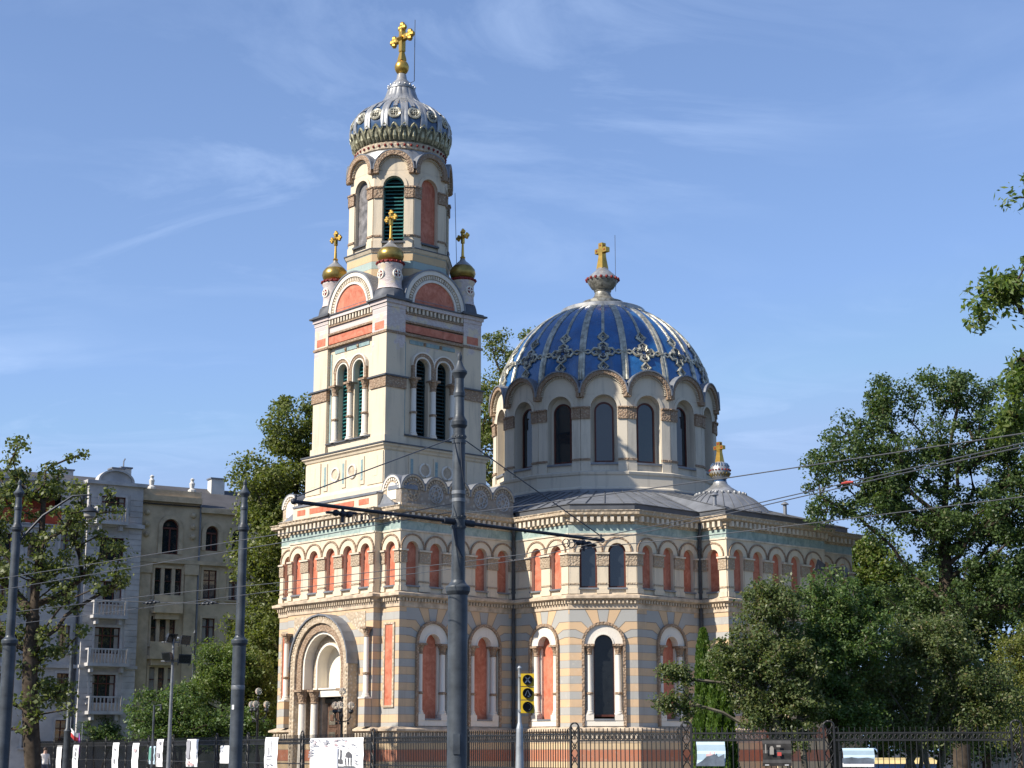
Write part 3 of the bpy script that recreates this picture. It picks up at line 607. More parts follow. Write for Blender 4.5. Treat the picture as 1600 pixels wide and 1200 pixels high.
for i, (F, L) in enumerate(FB):
    for s in (-1, 1):
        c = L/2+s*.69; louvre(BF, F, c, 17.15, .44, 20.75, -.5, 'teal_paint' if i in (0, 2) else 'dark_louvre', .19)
        mb = MB(); band(mb, F, c, 20.75, .44, .53, -.22, -.08, 0, 20.1); band(mb, F, c, 20.75, .53, .69, -.22, -.05, 1, 20.1); band(mb, F, c, 20.75, .69, .76, -.22, -.01, 0, None, .69); mb.build('archivolt', ['white_stone', 'carved_stone'], BF)
    for x in (L/2-1.28, L/2, L/2+1.28): column_mb(F, x, -.1, 17.1, 20.1, .15, .5, 18.3).build('column', ['white_stone', 'carved_stone'], BF, True)
    mb = MB(); mb.fb(F, PW, L-PW, -.24, .03, 17.05, 17.12); mb.build('sill', 'dark_lead', BF)
    # semicircular gable above
    mb = MB(); c, zc = L/2, 23.95
    mb.prism(F, [(c-1.98, 23.9)] + arc(c, zc, 1.98, 24) + [(c+1.98, 23.9)], -.5, -.12, 0); mb.prism(F, [(c-1.36, 23.9)] + arc(c, zc, 1.36, 20) + [(c+1.36, 23.9)], -.12, -.09, 1)
    band(mb, F, c, zc, 1.36, 1.48, -.13, -.02, 0, None, None, 20); band(mb, F, c, zc, 1.76, 1.98, -.13, .0, 0, None, None, 24); ring_teeth(mb, F, c, zc, 1.62, 34, .085, .17, -.13, -.03, 2)
    g = mb.build('gable', ['white_stone', 'red_stone', 'cornice_pale'], BF)
    mb = MB(); band(mb, F, c, zc, 1.98, 2.06, -1.6, .04, 0, None, None, 24); mb.build('gable_capping', 'sheet_lead', BF)
mb = MB(); mb.lathe(TX, 0, [(3.3, 24.2), (2.9, 25.2), (2.75, 26.1)], 8, 0, pi/8); mb.build('tower_roof', 'sheet_lead', CH)
# corner turrets
def turret(sx_, sy_):
    cx, cy = TX+sx_*2.42, sy_*2.42; mb = MB()
    mb.lathe(cx, cy, [(.86, 24.1), (.78, 24.5), (.66, 24.62)], 8, 1, pi/8); mb.lathe(cx, cy, [(.7, 24.6), (.62, 24.75), (.6, 25.0), (.6, 25.75), (.66, 25.85), (.66, 25.95)], 20, 0)
    T = mb.build('turret', ['cream_peeling', 'dark_lead'], CH, True)
    for j in range(4):
        a = pi/4+j*pi/2+pi/4; F = Fr(cx+.57*cos(a), cy+.57*sin(a), -sin(a), cos(a)); mb = MB()
        mb.prism(F, [(.26*cos(t_), 25.38+.26*sin(t_)) for t_ in np.linspace(0, 2*pi, 17)[:-1]], -.1, .06, 0); mb.prism(F, [(.17*cos(t_), 25.38+.17*sin(t_)) for t_ in np.linspace(0, 2*pi, 15)[:-1]], .05, .075, 1)
        mb.fb(F, -.035, .035, .07, .1, 25.2, 25.56, 0); mb.fb(F, -.18, .18, .07, .1, 25.35, 25.41, 0); mb.build('medallion', ['white_stone', 'red_glaze'], T)
    mb = MB(); mb.lathe(cx, cy, [(.64, 25.93), (.7, 25.97), (.7, 26.07), (.62, 26.1)], 20, 0)
    for j in range(18): a = 2*pi*j/18; mb.ball((cx+.71*cos(a), cy+.71*sin(a), 26.02), .06, 0, 6, 4)
    mb.build('bead_ring', 'red_glaze', T)
    mb = MB(); mb.lathe(cx, cy, [(.5, 26.08), (.64, 26.22), (.7, 26.42), (.66, 26.62), (.52, 26.8)], 20, 0); mb.lathe(cx, cy, [(.52, 26.8), (.34, 26.98), (.18, 27.12), (.09, 27.3)], 20, 1); mb.build('onion_dome', ['dull_gold', 'silver_sheet'], T, True, 60)
    mb = MB(); mb.lathe(cx, cy, [(.12, 27.25), (.15, 27.32), (.08, 27.4), (.055, 28.1), (.1, 28.14), (.05, 28.2)], 10, 0); cross(mb, cx, cy, 28.1, .66, .15, .34); mb.build('cross', 'gold_leaf', T, False)
def cross(mb, cx, cy, z0, h, t_, arm=None, trefoil=True):
    arm = arm or h*.42; zc = z0+h*.56
    mb.bx(cx-t_/2, cx+t_/2, cy-t_/2, cy+t_/2, z0, z0+h, 0); mb.bx(cx-t_*.45, cx+t_*.45, cy-arm, cy+arm, zc-t_/2, zc+t_/2, 0)
    if trefoil:
        for y, z in ((cy-arm, zc), (cy+arm, zc), (cy, z0+h)): 
            for dy, dz in ((0, 0), (t_*.7, 0), (-t_*.7, 0), (0, t_*.7), (0, -t_*.7)): mb.ball((cx, y+dy*.9, z+dz*.9), t_*.62, 0, 6, 5)
        mb.lathe(cx, cy, [(t_*.01, zc-t_*1.2), (t_*1.3, zc), (t_*.01, zc+t_*1.2)], 4, 0, pi/4)
for sx_ in (-1, 1):
    for sy_ in (-1, 1): turret(sx_, sy_)
# lantern: octagon with arched panels
def ngon(cx, k, ap, off): R_ = ap/cos(pi/k); return [(cx+R_*cos(off+2*pi*i/k), R_*sin(off+2*pi*i/k)) for i in range(k)]
O8 = ngon(TX, 8, 2.51, pi/8); O8b = ngon(TX, 8, 2.62, pi/8)
mb = MB(); mb.sweep(O8b, [(.05, 24.6), (.0, 25.6), (0, 26.85)], 1); mb.sweep(O8b, [(0, 26.85), (.05, 26.88), (.12, 27.0), (.14, 27.05)], 0); mb.sweep(O8b, [(.17, 27.05), (.17, 27.1), (-.15, 27.2)], 2)
for i in range(8):
    F, L = Fr.seg(O8[i], O8[(i+1) % 8]); wall(mb, F, 0, L, 27.1, 31.42, [(L/2, 27.5, .55, 30.55)], .36, 0, 0)
    mb.prism(F, [(0, 31.40)] + arc(L/2, 31.42, L/2, 18) + [(L, 31.40)], -.3, .0, 0)
    for x0, x1 in ((0, L/2-.58), (L/2+.58, L)):
        mb.fb(F, x0, x1, -.02, .06, 27.15, 29.85, 0); mb.fb(F, x0-.01, x1+.01, -.02, .12, 27.15, 27.55, 0); mb.fb(F, x0, x1, -.02, .11, 27.75, 27.85, 3); mb.fb(F, x0-.01, x1+.01, -.02, .13, 29.87, 30.42, 3); mb.fb(F, x0-.01, x1+.01, -.02, .18, 30.42, 30.5, 3)
    mb.fb(F, L/2-.6, L/2+.6, -.3, .16, 27.4, 27.5, 2)
LN = mb.build('lantern', ['cream_plaster', 'lantern_stone', 'dark_lead', 'carved_stone'], CH)
for i in range(8):
    F, L = Fr.seg(O8[i], O8[(i+1) % 8]); mb = MB()
    band(mb, F, L/2, 30.55, .55, .72, -.05, .05, 0); band(mb, F, L/2, 31.42, .80, L/2+.02, -.05, .26, 1, 31.2); ring_teeth(mb, F, L/2, 31.42, .75, 26, .05, .09, -.02, .12, 0); band(mb, F, L/2, 31.42, L/2+.01, L/2+.07, -1.2, .27, 2)
    mb.build('arch_cornice', ['cream_plaster', 'carved_stone', 'sheet_lead'], LN)
    ax = (abs(F.nx), abs(F.ny))
    if abs(ax[0]-ax[1]) < .1: louvre(LN, F, L/2, 27.5, .55, 30.55, -.3, 'teal_paint', .2, True)
    else: mb = MB(); panel(mb, F, L/2, 27.5, .55, 30.55, -.2); mb.build('blind_panel', 'grey_panel' if ax[0] > ax[1] else 'red_stone', LN)
# bulbous top
mb = MB(); mb.lathe(TX, 0, [(2.3, 31.1), (2.44, 31.7), (2.46, 32.2), (2.38, 32.6), (2.3, 32.72)], 32, 0); mb.build('drum_skirt', 'silver_sheet', CH, True)
ON = [(2.34, 33.5), (2.55, 33.85), (2.68, 34.25), (2.71, 34.6), (2.64, 35.0), (2.45, 35.35), (2.12, 35.66), (1.7, 35.92), (1.3, 36.12), (.98, 36.35), (.8, 36.65), (.68, 37.0)]
mb = MB(); mb.lathe(TX, 0, ON, 48, 0); BU = mb.build('bulb_dome', ['pale_enamel'], CH, True, 60)
def prof_at(P, z):
    for (r0, z0), (r1, z1) in zip(P, P[1:]):
        if z <= z1: return r0+(r1-r0)*max(0, (z-z0))/(z1-z0)
    return P[-1][0]
mb = MB(); mb.lathe(TX, 0, [(2.3, 33.15), (2.42, 33.2), (2.44, 33.5), (2.36, 33.56)], 40, 0)
for j in range(44): a = 2*pi*j/44; mb.ball((TX+2.45*cos(a), 2.45*sin(a), 33.36), .075, 1, 6, 4)
mb.build('bead_ring', ['carved_pale', 'red_glaze'], BU)
def rib_strip(P, a, w_, t_, cx, z0=None, z1=None):
    mb = MB(); pts = [(r, z) for r, z in P if (z0 is None or z >= z0) and (z1 is None or z <= z1)]; vs = []
    for i, (r, z) in enumerate(pts):
        ww = min(w_, r*2*pi/len_ribs*.45) if False else w_
        for d, o in ((-.5, -.03), (-.5, t_*.7), (-.2, t_), (0, t_*.62), (.2, t_), (.5, t_*.7), (.5, -.03)):
            rr = r+o; vs.append((cx+rr*cos(a)-d*ww*sin(a), rr*sin(a)+d*ww*cos(a), z))
    k = 7; mb.add(vs, [(i*k+j, i*k+j+1, (i+1)*k+j+1, (i+1)*k+j) for i in range(len(pts)-1) for j in range(k-1)]); return mb
for j in range(16):
    a = 2*pi*j/16+pi/16; mb = rib_strip(ON, a, .38, .09, TX, 34.1); mb.build('rib', 'silver_sheet', BU, True)
    a += pi/16; mb = rib_strip(ON, a, .22, .07, TX, 35.15); mb.build('thin_rib', 'silver_sheet', BU, True)
    z = 34.95; r = prof_at(ON, z); mb = MB(); F = Fr(TX+r*cos(a), r*sin(a), -sin(a), cos(a))
    sl_ = .62
    def tl(x, y, n=.05): return F.p(x, n - sl_*y*(.8 if y > 0 else .2), z+y*.9)
    for rr in (.27, .32): mb.tube([tl(rr*cos(t_), rr*sin(t_)) for t_ in np.linspace(0, 2*pi, 15)], .045, 5, 0, False)
    for q in range(4): mb.tube([tl(.13*cos(q*pi/2)+.08*cos(t_), .13*sin(q*pi/2)+.08*sin(t_)) for t_ in np.linspace(0, 2*pi, 8)], .03, 4, 0, False)
    mb.add([tl(.27*cos(t_), .27*sin(t_), .03) for t_ in np.linspace(0, 2*pi, 13)[:-1]], [tuple(range(12))], 1); mb.build('roundel', ['rib_metal', 'aged_silver'], BU)
mb = MB()
for j in range(32):
    a = 2*pi*j/32; da = 2*pi/32*.5
    for sgn in (-1, 1):
        mb.tube([(TX+(prof_at(ON, z)+.04)*cos(a+sgn*da*q), (prof_at(ON, z)+.04)*sin(a+sgn*da*q), z) for q, z in ((1, 33.6), (1, 33.85), (.85, 34.08), (.45, 34.27), (0, 34.4))], .06, 4, 0)
    mb.tube([(TX+(prof_at(ON, z)+.02)*cos(a), (prof_at(ON, z)+.02)*sin(a), z) for z in (33.65, 33.82, 34.05)], [.09, .12, .05], 5, 0)
mb.build('petal_band', 'aged_rib', BU)
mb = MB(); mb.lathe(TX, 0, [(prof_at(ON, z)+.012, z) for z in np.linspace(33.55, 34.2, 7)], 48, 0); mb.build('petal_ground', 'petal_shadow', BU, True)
mb = MB(); mb.lathe(TX, 0, [(.66, 36.95), (.76, 37.05), (.76, 37.15), (.62, 37.2), (.52, 37.42), (.3, 37.62), (.25, 37.9), (.2, 37.95)], 24, 0)
for j in range(16): a = 2*pi*j/16; mb.ball((TX+.74*cos(a), .74*sin(a), 37.2), .06, 0, 6, 4)
mb.build('finial', 'silver_sheet', BU, True)
mb = MB(); mb.ball((TX, 0, 38.3), .4, 0, 18, 12); mb.build('orb', 'gold_leaf', BU, True)
mb = MB(); mb.lathe(TX, 0, [(.26, 38.66), (.24, 38.78), (.14, 39.15), (.2, 39.2), (.1, 39.3)], 4, 0, pi/4); cross(mb, TX, 0, 39.15, 1.3, .27, .70); mb.build('cross', 'gold_leaf', BU)
for o_ in [BU] + list(BU.children):
    for v_ in o_.data.vertices: v_.co.z += -.5 + (v_.co.z-33.2)*.085
mb = MB(); mb.tube([(TX+.3, -.35, 37.3), (TX+.45, -.55, 37.4), (TX+.45, -.55, 41.0)], .022, 4); mb.build('lightning_rod', 'pipe_metal', CH); mb = MB(); mb.tube([(TX+2.2, -2.3, 24.2), (TX+2.2, -2.0, 31)], .02, 4); mb.build('lightning_rod', 'pipe_metal', CH)
# ------------------------------------------------------------------ main drum and dome
A16 = [ngon(DX, 16, 6.35, pi/16)][0]; mb = MB()
mb.sweep(ngon(DX, 16, 6.55, pi/16), [(.12, 14.4), (.12, 15.5), (.03, 15.58), (0, 16.2), (.07, 16.25), (.1, 16.38), (-.2, 16.5)], 0)
mb.sweep(ngon(DX, 16, 6.55, pi/16), [(.16, 14.4), (.16, 15.42), (.02, 15.47)], 2)
for i in range(16):
    F, L = Fr.seg(A16[i], A16[(i+1) % 16]); wall(mb, F, 0, L, 16.4, 20.75, [(L/2, 16.95, .72, 20.0)], .55, 0, 0)
    mb.prism(F, [(0, 20.73)] + arc(L/2, 20.75, L/2, 18) + [(L, 20.73)], -.4, .0, 0); panel(mb, F, L/2, 16.95, .72, 20.0, -.5)
    for x0, x1 in ((0, L/2-.76), (L/2+.76, L)):
        mb.fb(F, x0, x1, -.02, .07, 16.45, 19.35, 0); mb.fb(F, x0-.01, x1+.01, -.02, .12, 16.45, 16.9, 0); mb.fb(F, x0-.01, x1+.01, -.02, .13, 17.05, 17.16, 1); mb.fb(F, x0-.01, x1+.01, -.02, .15, 19.35, 19.95, 1); mb.fb(F, x0-.01, x1+.01, -.02, .22, 19.95, 20.03, 1)
    mb.fb(F, L/2-.75, L/2+.75, -.5, .1, 16.82, 16.93, 2)
DR = mb.build('drum', ['drum_plaster', 'carved_stone', 'sheet_lead'], CH)
for i in range(16):
    F, L = Fr.seg(A16[i], A16[(i+1) % 16]); casement(DR, F, L/2, 17.0, .53, 19.85, -.42)
    mb = MB(); band(mb, F, L/2, 20.0, .72, .9, -.05, .04, 0); band(mb, F, L/2, 20.75, 1.08, L/2+.03, -.05, .28, 1, 20.55); ring_teeth(mb, F, L/2, 20.75, 1.03, 34, .05, .09, -.02, .15, 0); mb.build('arch_cornice', ['drum_plaster', 'carved_stone'], DR)
    mb = MB(); band(mb, F, L/2, 20.75, L/2+.02, L/2+.09, -1.6, .34, 0); mb.build('arch_capping', 'sheet_lead', DR)
ZC, RD = 21.1, 6.26
DP = [(sqrt(max(0.01, RD*RD-(z-ZC)**2)), z) for z in [21.1+6.0*sin(q) for q in np.linspace(.02, 1.36, 22)]]
DP = [(r, z) for r, z in DP if z < 26.98] + [(sqrt(RD*RD-(26.98-ZC)**2), 26.98)]
mb = MB(); mb.lathe(DX, 0, DP, 64, 0); DO = mb.build('dome', 'blue_enamel', CH, True, 60)
for j in range(16):
    a = 2*pi*j/16+pi/16; mb = rib_strip(DP, a, .36, .10, DX, 21.6); mb.build('rib', 'rib_metal', DO, True)
    a += pi/16; mb = rib_strip(DP, a, .16, .07, DX, 24.3); mb.build('thin_rib', 'rib_metal', DO, True)
    mb = MB()
    def sp_(x, z, o=.06): r = prof_at(DP, z)+o; q = a+x/r; return (DX+r*cos(q), r*sin(q), z)
    def path(pts, rad=.07): mb.tube([sp_(x, z) for x, z in pts], rad, 5, 0, False)
    zq = 23.25; lobes = []
    for q in range(4):
        c_, s_ = cos(q*pi/2), sin(q*pi/2)
        for x, y in ((.24, -.24), (.24, -.2), (.5, -.24), (.68, 0), (.5, .24), (.24, .2)): lobes.append((x*c_-y*s_, zq+.85*(x*s_+y*c_)))
    path(lobes + lobes[:1], .085); path([(x*.62, zq+(z-zq)*.62) for x, z in lobes + lobes[:1]], .05)
    for zc, h_ in ((zq+.95, .3), (zq-.92, .3)): path([(-.27, zc), (0, zc+h_), (.27, zc), (0, zc-h_), (-.27, zc)], .085); path([(-.12, zc), (0, zc+.13), (.12, zc), (0, zc-.13), (-.12, zc)], .04)
    for s in (-1, 1): path([(s*.62, zq), (s*.85, zq+.12), (s*1.2, zq-.05)], .06); path([(s*.62, zq), (s*.85, zq-.12), (s*1.2, zq+.05)], .06); path([(s*.1, zq-1.1), (s*.5, zq-1.5)], .06)
    for q in range(4): mb.tube([sp_(.08*cos(q*pi/2), zq+.08*sin(q*pi/2), .03), sp_(.46*cos(q*pi/2), zq+.4*sin(q*pi/2), .03)], [.05, .1], 5, 1)
    mb.build('quatrefoil', ['rib_metal', 'dark_lead'], DO)
mb = MB(); mb.lathe(DX, 0, [(2.2, 26.6), (2.6, 26.64), (2.6, 26.78), (2.5, 26.8), (2.5, 27.06), (2.38, 27.12), (1.8, 27.24), (1.22, 27.42)], 32, 0); mb.build('crown_ring', 'silver_sheet', DO, True)
mb = MB(); mb.lathe(DX, 0, [(1.22, 27.4), (1.22, 27.62), (.8, 27.75), (.52, 28.0), (.46, 28.25), (.52, 28.32), (.46, 28.38), (.66, 28.5), (.86, 28.8), (.9, 28.95)], 24, 0); mb.lathe(DX, 0, [(.9, 28.95), (.96, 29.02), (.9, 29.12), (.74, 29.3), (.42, 29.6), (.3, 29.75)], 24, 1)
for j in range(18): a = 2*pi*j/18; mb.ball((DX+.95*cos(a), .95*sin(a), 29.03), .1, 2, 6, 4)
mb.build('finial', ['aged_silver', 'silver_sheet', 'red_glaze'], DO, True)
def block_cross(cx, cy, z0, h, par):
    mb = MB(); t_ = h*.2; mb.hexa([(cx-t_*.8, cy-t_*.8, z0), (cx+t_*.8, cy-t_*.8, z0), (cx+t_*.8, cy+t_*.8, z0), (cx-t_*.8, cy+t_*.8, z0), (cx-t_/2, cy-t_/2, z0+h*.5), (cx+t_/2, cy-t_/2, z0+h*.5), (cx+t_/2, cy+t_/2, z0+h*.5), (cx-t_/2, cy+t_/2, z0+h*.5)])
    mb.bx(cx-t_/2, cx+t_/2, cy-t_/2, cy+t_/2, z0+h*.5, z0+h); mb.bx(cx-t_*.48, cx+t_*.48, cy-h*.3, cy+h*.3, z0+h*.62, z0+h*.8)
    for y, z in ((cy-h*.2, z0+h*.71), (cy+h*.2, z0+h*.71), (cy, z0+h*.9), (cy, z0+h*.4)): mb.bx(cx-t_*.52, cx+t_*.52, y-.05, y+.05, z-.05, z+.05, 1)
    for x, z in ((cx, z0+h*.9), (cx, z0+h*.4), (cx, z0+h*.71)): mb.bx(x-.05, x+.05, cy-t_*.53, cy+t_*.53, z-.05, z+.05, 1)
    return mb.build('cross', ['gold_leaf', 'red_glaze'], par)
block_cross(DX, 0, 29.72, 1.6, DO)
mb = MB(); mb.tube([(DX+.5, -.6, 28.3), (DX+.5, -.6, 31.8)], .02, 4); mb.build('lightning_rod', 'pipe_metal', DO)
# little ribbed cupola over the near transept
CX_, CY_ = 18.0, -9.6; SK = [(2.75, 13.75), (2.35, 14.15), (1.75, 14.62), (1.1, 14.98), (.75, 15.1)]
mb = MB(); mb.lathe(CX_, CY_, SK, 32, 0); CU = mb.build('cupola', 'sheet_lead', CH, True)
mb = MB()
for j in range(32): a = 2*pi*j/32; mb.tube([(CX_+r*cos(a), CY_+r*sin(a), z+.01) for r, z in SK], .025, 4)
mb.build('seams', 'dark_lead', CU)
mb = MB(); mb.lathe(CX_, CY_, [(.95, 15.02), (.9, 15.12), (.62, 15.3), (.4, 15.5), (.36, 15.62)], 24, 0); 
for j in range(24): a = 2*pi*j/24; mb.ball((CX_+1.32*cos(a), CY_+1.32*sin(a), 14.9), .1, 0, 6, 4)
mb.build('finial', 'silver_sheet', CU, True)
mb = MB(); mb.lathe(CX_, CY_, [(.34, 15.58), (.34, 15.72)], 20, 1); mb.ball((CX_, CY_, 16.2), .55, 0, 20, 12)
for j in range(20): a = 2*pi*j/20; mb.ball((CX_+.55*cos(a), CY_+.55*sin(a), 16.24), .055, 2, 6, 4); mb.tube([(CX_+.47*cos(a), CY_+.47*sin(a), 15.9), (CX_+.56*cos(a+.16), CY_+.56*sin(a+.16), 16.08), (CX_+.47*cos(a+.32), CY_+.47*sin(a+.32), 15.9)], .03, 4, 3); mb.tube([(CX_+.50*cos(a), CY_+.50*sin(a), 16.44), (CX_+.38*cos(a), CY_+.38*sin(a), 16.62)], .035, 4, 1)
mb.build('orb', ['silver_sheet', 'pale_enamel', 'red_glaze', 'dull_gold'], CU, True)
block_cross(CX_, CY_, 16.7, 1.1, CU)
for (x, y, z, h) in ((14.9, -11.9, 13.6, .75), (21.0, -11.5, 13.7, .8), (20.2, -9.0, 14.0, .9)):
    mb = MB(); mb.lathe(x, y, [(.1, z), (.1, z+h)], 10, 0); mb.lathe(x, y, [(.22, z+h), (.2, z+h+.04), (.03, z+h+.16)], 10, 0); mb.build('vent_pipe', 'sheet_lead', CH, True)
for x, y in ((7.12, -5.2), (14.02, -11.58)):
    mb = MB(); mb.tube([(x, y, 0), (x, y, 12.2), (x-.1, y-.15, 12.5), (x-.1, y-.15, 12.9)], .085, 8)
    for z in (3, 6, 9.3, 11.5): mb.lathe(x, y, [(.1, z), (.11, z+.02), (.11, z+.1), (.1, z+.12)], 8)
    mb.build('downpipe', 'pipe_metal', CH, True)
# side porch of the transept, mostly behind the shrubs
mb = MB(); mb.bx(16.6, 20.4, -14.9, -13.25, 0, 4.0, 0); mb.bx(16.45, 20.55, -15.05, -13.24, 4.0, 4.25, 1); mb.hexa([(16.4, -15.1, 4.25), (20.6, -15.1, 4.25), (20.6, -13.24, 4.25), (16.4, -13.24, 4.25), (16.6, -14.9, 4.4), (20.4, -14.9, 4.4), (20.4, -13.24, 5.0), (16.6, -13.24, 5.0)], 2)
mb.bx(16.57, 16.6, -14.6, -13.55, 1.2, 3.6, 3); mb.bx(16.5, 16.6, -14.75, -14.62, 0, 3.9, 1); mb.build('side_porch', ['plinth_stone', 'cornice_pale', 'sheet_lead', 'red_stone'], CH)
# ------------------------------------------------------------------ trees and shrubs
class Tree:
    def __init__(s, seed): s.r = np.random.default_rng(seed); s.blobs = []
    def blob(s, px, py, rx, ry, Y, dep=None):
        c = at(px, py, Y); k = Y/FPX; s.blobs.append((np.array(c), np.array([rx*k, (dep or (rx+ry)*.5*k), ry*k]))); return s
    def grow(s, name, label, cat, base, trunk_r, nclump, per, leaf, crad, lmat, bark='bark', group=None, stems=1, lean=None, flat=.75, top=.8, updroop=0.25, aspect=.5, shell=.45, twig=.012, fork=.35):
        r = s.r; root = empty(name, (base[0], base[1], 0)); tag(root, label, cat, group); B = np.array([base[0], base[1], 0.0])
        vol = np.array([np.prod(b[1]) for b in s.blobs])**.75; pick = r.choice(len(s.blobs), nclump, p=vol/vol.sum()); cl = []
        for i in pick:
            c, R = s.blobs[i]; d = r.normal(size=3); d /= np.linalg.norm(d); q = r.random()**shell; cl.append(c + d*q*R)
        cl = np.array(cl); cl = cl[cl[:, 2] > .25]
        ctr = cl.mean(0); zmax = cl[:, 2].max()
        pos, par = [], []
        for k in range(stems):
            b0 = B + (np.array([r.normal()*.35, r.normal()*.35, 0]) if stems > 1 else 0)
            tgt = np.array(lean) if lean is not None else np.array([ctr[0], ctr[1], zmax*top])
            if stems > 1: tgt = cl[r.integers(len(cl))]*.85 + np.array([ctr[0], ctr[1], zmax*.6])*.15
            n = max(4, int(np.linalg.norm(tgt-b0)/.7)); prev = -1; ph = r.random(2)*6
            for j in range(n+1):
                t_ = j/n; p = b0 + (tgt-b0)*np.array([t_**1.6, t_**1.6, t_]); p[:2] += .018*np.linalg.norm(tgt-b0)*np.array([sin(5*t_+ph[0])-sin(ph[0]), sin(4*t_+ph[1])-sin(ph[1])])
                pos.append(p); par.append(prev); prev = len(pos)-1
        zfork = zmax*fork if stems == 1 else .5
        order = np.argsort(np.linalg.norm(cl[:, :2]-np.array([ctr[0], ctr[1]]), axis=1) + np.abs(cl[:, 2]-ctr[2])*.5); tips = []
        for i in order:
            c = cl[i]; P = np.array(pos); d = c-P; dist = np.linalg.norm(d, axis=1); hor = np.linalg.norm(d[:, :2], axis=1)
            cost = dist + 1.6*np.maximum(0, updroop*hor - d[:, 2]) + 50*(P[:, 2] < min(zfork, c[2]*.6))
            j = int(np.argmin(cost)); a = P[j]; L = dist[j]; n = max(1, int(L/.75)); prev = j
            for k in range(1, n+1):
                t_ = k/n; p = a + (c-a)*t_; p[2] += .10*L*sin(pi*t_) ; p += r.normal(size=3)*.05*L**.5*(t_ < 1); pos.append(p); par.append(prev); prev = len(pos)-1
            tips.append(prev)
        n = len(pos); wgt = np.zeros(n); 
        for t_ in tips: wgt[t_] += 1
        for i in range(n-1, -1, -1):
            if par[i] >= 0: wgt[par[i]] += wgt[i]
        rad = np.maximum(twig, trunk_r*(np.maximum(wgt, .5)/max(1, wgt.max()))**.47)
        mb = MB(); kids = [[] for _ in range(n)]
        for i in range(n):
            if par[i] >= 0: kids[par[i]].append(i)
        started = [i for i in range(n) if par[i] < 0]; stack = [(i, None) for i in started]
        while stack:
            i, fr = stack.pop(); chain = [fr, i] if fr is not None else [i]
            while kids[i]:
                ks = sorted(kids[i], key=lambda q: -wgt[q]); 
                for q in ks[1:]: stack.append((q, i))
                i = ks[0]; chain.append(i)
            if len(chain) > 1:
                rr = [float(rad[q]) for q in chain]
                if fr is not None: rr[0] = min(rr[0], rr[1]*1.25)
                mb.tube([pos[q]-B for q in chain], rr, 7 if max(rr) > .08 else 4)
        mb.build('trunk', bark, root, True, 80)
        # leaves
        T = np.array([pos[t_] for t_ in tips]); M = len(T); K = M*per
        idx = np.repeat(np.arange(M), per); sz = crad*(.6+.8*r.random(M)); off = r.normal(size=(K, 3)); off /= (np.linalg.norm(off, axis=1, keepdims=True)+1e-9); off *= (r.random((K, 1))**.5)
        off[:, 2] *= flat; C_ = T[idx] + off*sz[idx][:, None] - B
        nn = off*.7 + r.normal(size=(K, 3))*.55 + np.array([0, 0, .45]); nn /= np.linalg.norm(nn, axis=1, keepdims=True)
        tt = np.cross(nn, r.normal(size=(K, 3))); tt /= np.linalg.norm(tt, axis=1, keepdims=True); ss = np.cross(nn, tt)
        l = leaf*(.45+1.05*r.random((K, 1))); w_ = l*aspect
        V = np.empty((K, 4, 3)); V[:, 0] = C_-tt*l*.5; V[:, 1] = C_+ss*w_*.5 - nn*l*.08; V[:, 2] = C_+tt*l*.5 - nn*l*.12; V[:, 3] = C_-ss*w_*.5 - nn*l*.08
        V[..., 2] = np.maximum(V[..., 2], .02)
        me = bpy.data.meshes.new('crown'); me.vertices.add(K*4); me.vertices.foreach_set('co', V.reshape(-1)); me.loops.add(K*4); me.loops.foreach_set('vertex_index', np.arange(K*4, dtype=np.int32))
        me.polygons.add(K); me.polygons.foreach_set('loop_start', np.arange(0, K*4, 4, dtype=np.int32)); me.polygons.foreach_set('loop_total', np.full(K, 4, dtype=np.int32)); me.update(calc_edges=True); me.validate()
        o = bpy.data.objects.new('crown', me); COL.objects.link(o); me.materials.append(MAT[lmat]); o.parent = root; return root
def G(px, Y): p = at(px, 1173, Y); return (p.x, p.y)
t = Tree(1)
for b in ((60,735,85,52),(-15,790,80,80),(120,800,70,60),(60,890,105,75),(170,885,40,52),(0,980,55,80),(62,1095,62,48),(105,1000,28,26),(-30,1110,50,60),(75,1010,45,45)): t.blob(*b, 72)
t.grow('plane_tree', 'large leafy tree at the left edge in front of the grey apartment house', 'tree', G(58, 72), .36, 230, 70, .165, .55, 'plane_leaf', 'bark', aspect=.75, shell=.5, lean=tuple(at(62, 760, 72)), fork=.25)
t = Tree(2)
for b in ((470,668,60,55),(425,760,60,75),(440,880,72,100),(425,1010,70,90),(430,1100,70,60),(530,760,60,110)): t.blob(*b, 103)
t.grow('lime_tree', 'tall dense green tree rising between the beige house and the church tower', 'tree', G(450, 103), .4, 560, 160, .19, .85, 'lime_leaf', aspect=.7, fork=.12)
t = Tree(3)
for b in ((800,550,48,50),(785,640,60,80),(760,720,80,70)): t.blob(*b, 118)
t.grow('park_tree', 'green tree peeping out between the bell tower and the blue dome', 'tree', G(790, 118), .4, 230, 100, .2, .8, 'lime_leaf', aspect=.6, fork=.3)
t = Tree(4)
for b in ((1485,612,90,50),(1385,628,46,40),(1335,700,70,54),(1280,745,38,40),(1440,710,95,70),(1555,680,75,90),(1295,800,46,28),(1400,800,80,50),(1555,820,85,90),(1610,760,60,140),(1500,920,130,60),(1600,930,70,70),(1370,760,60,50),(1470,820,70,60)): t.blob(*b, 86)
t.grow('oak_tree', 'big spreading dark green oak with bare lower limbs right of the church', 'tree', G(1500, 86), .45, 800, 125, .165, .68, 'oak_leaf', aspect=.6, shell=.5, lean=tuple(at(1500, 690, 86)), fork=.24, updroop=.45)
t = Tree(5)
for b in ((1565,455,30,26),(1590,422,12,10),(1535,488,14,14),(1596,505,10,14),(1603,292,4,8),(1592,560,12,20),(1588,605,14,14),(1584,655,18,26),(1720,450,58,260)): t.blob(*b, 30, .9)
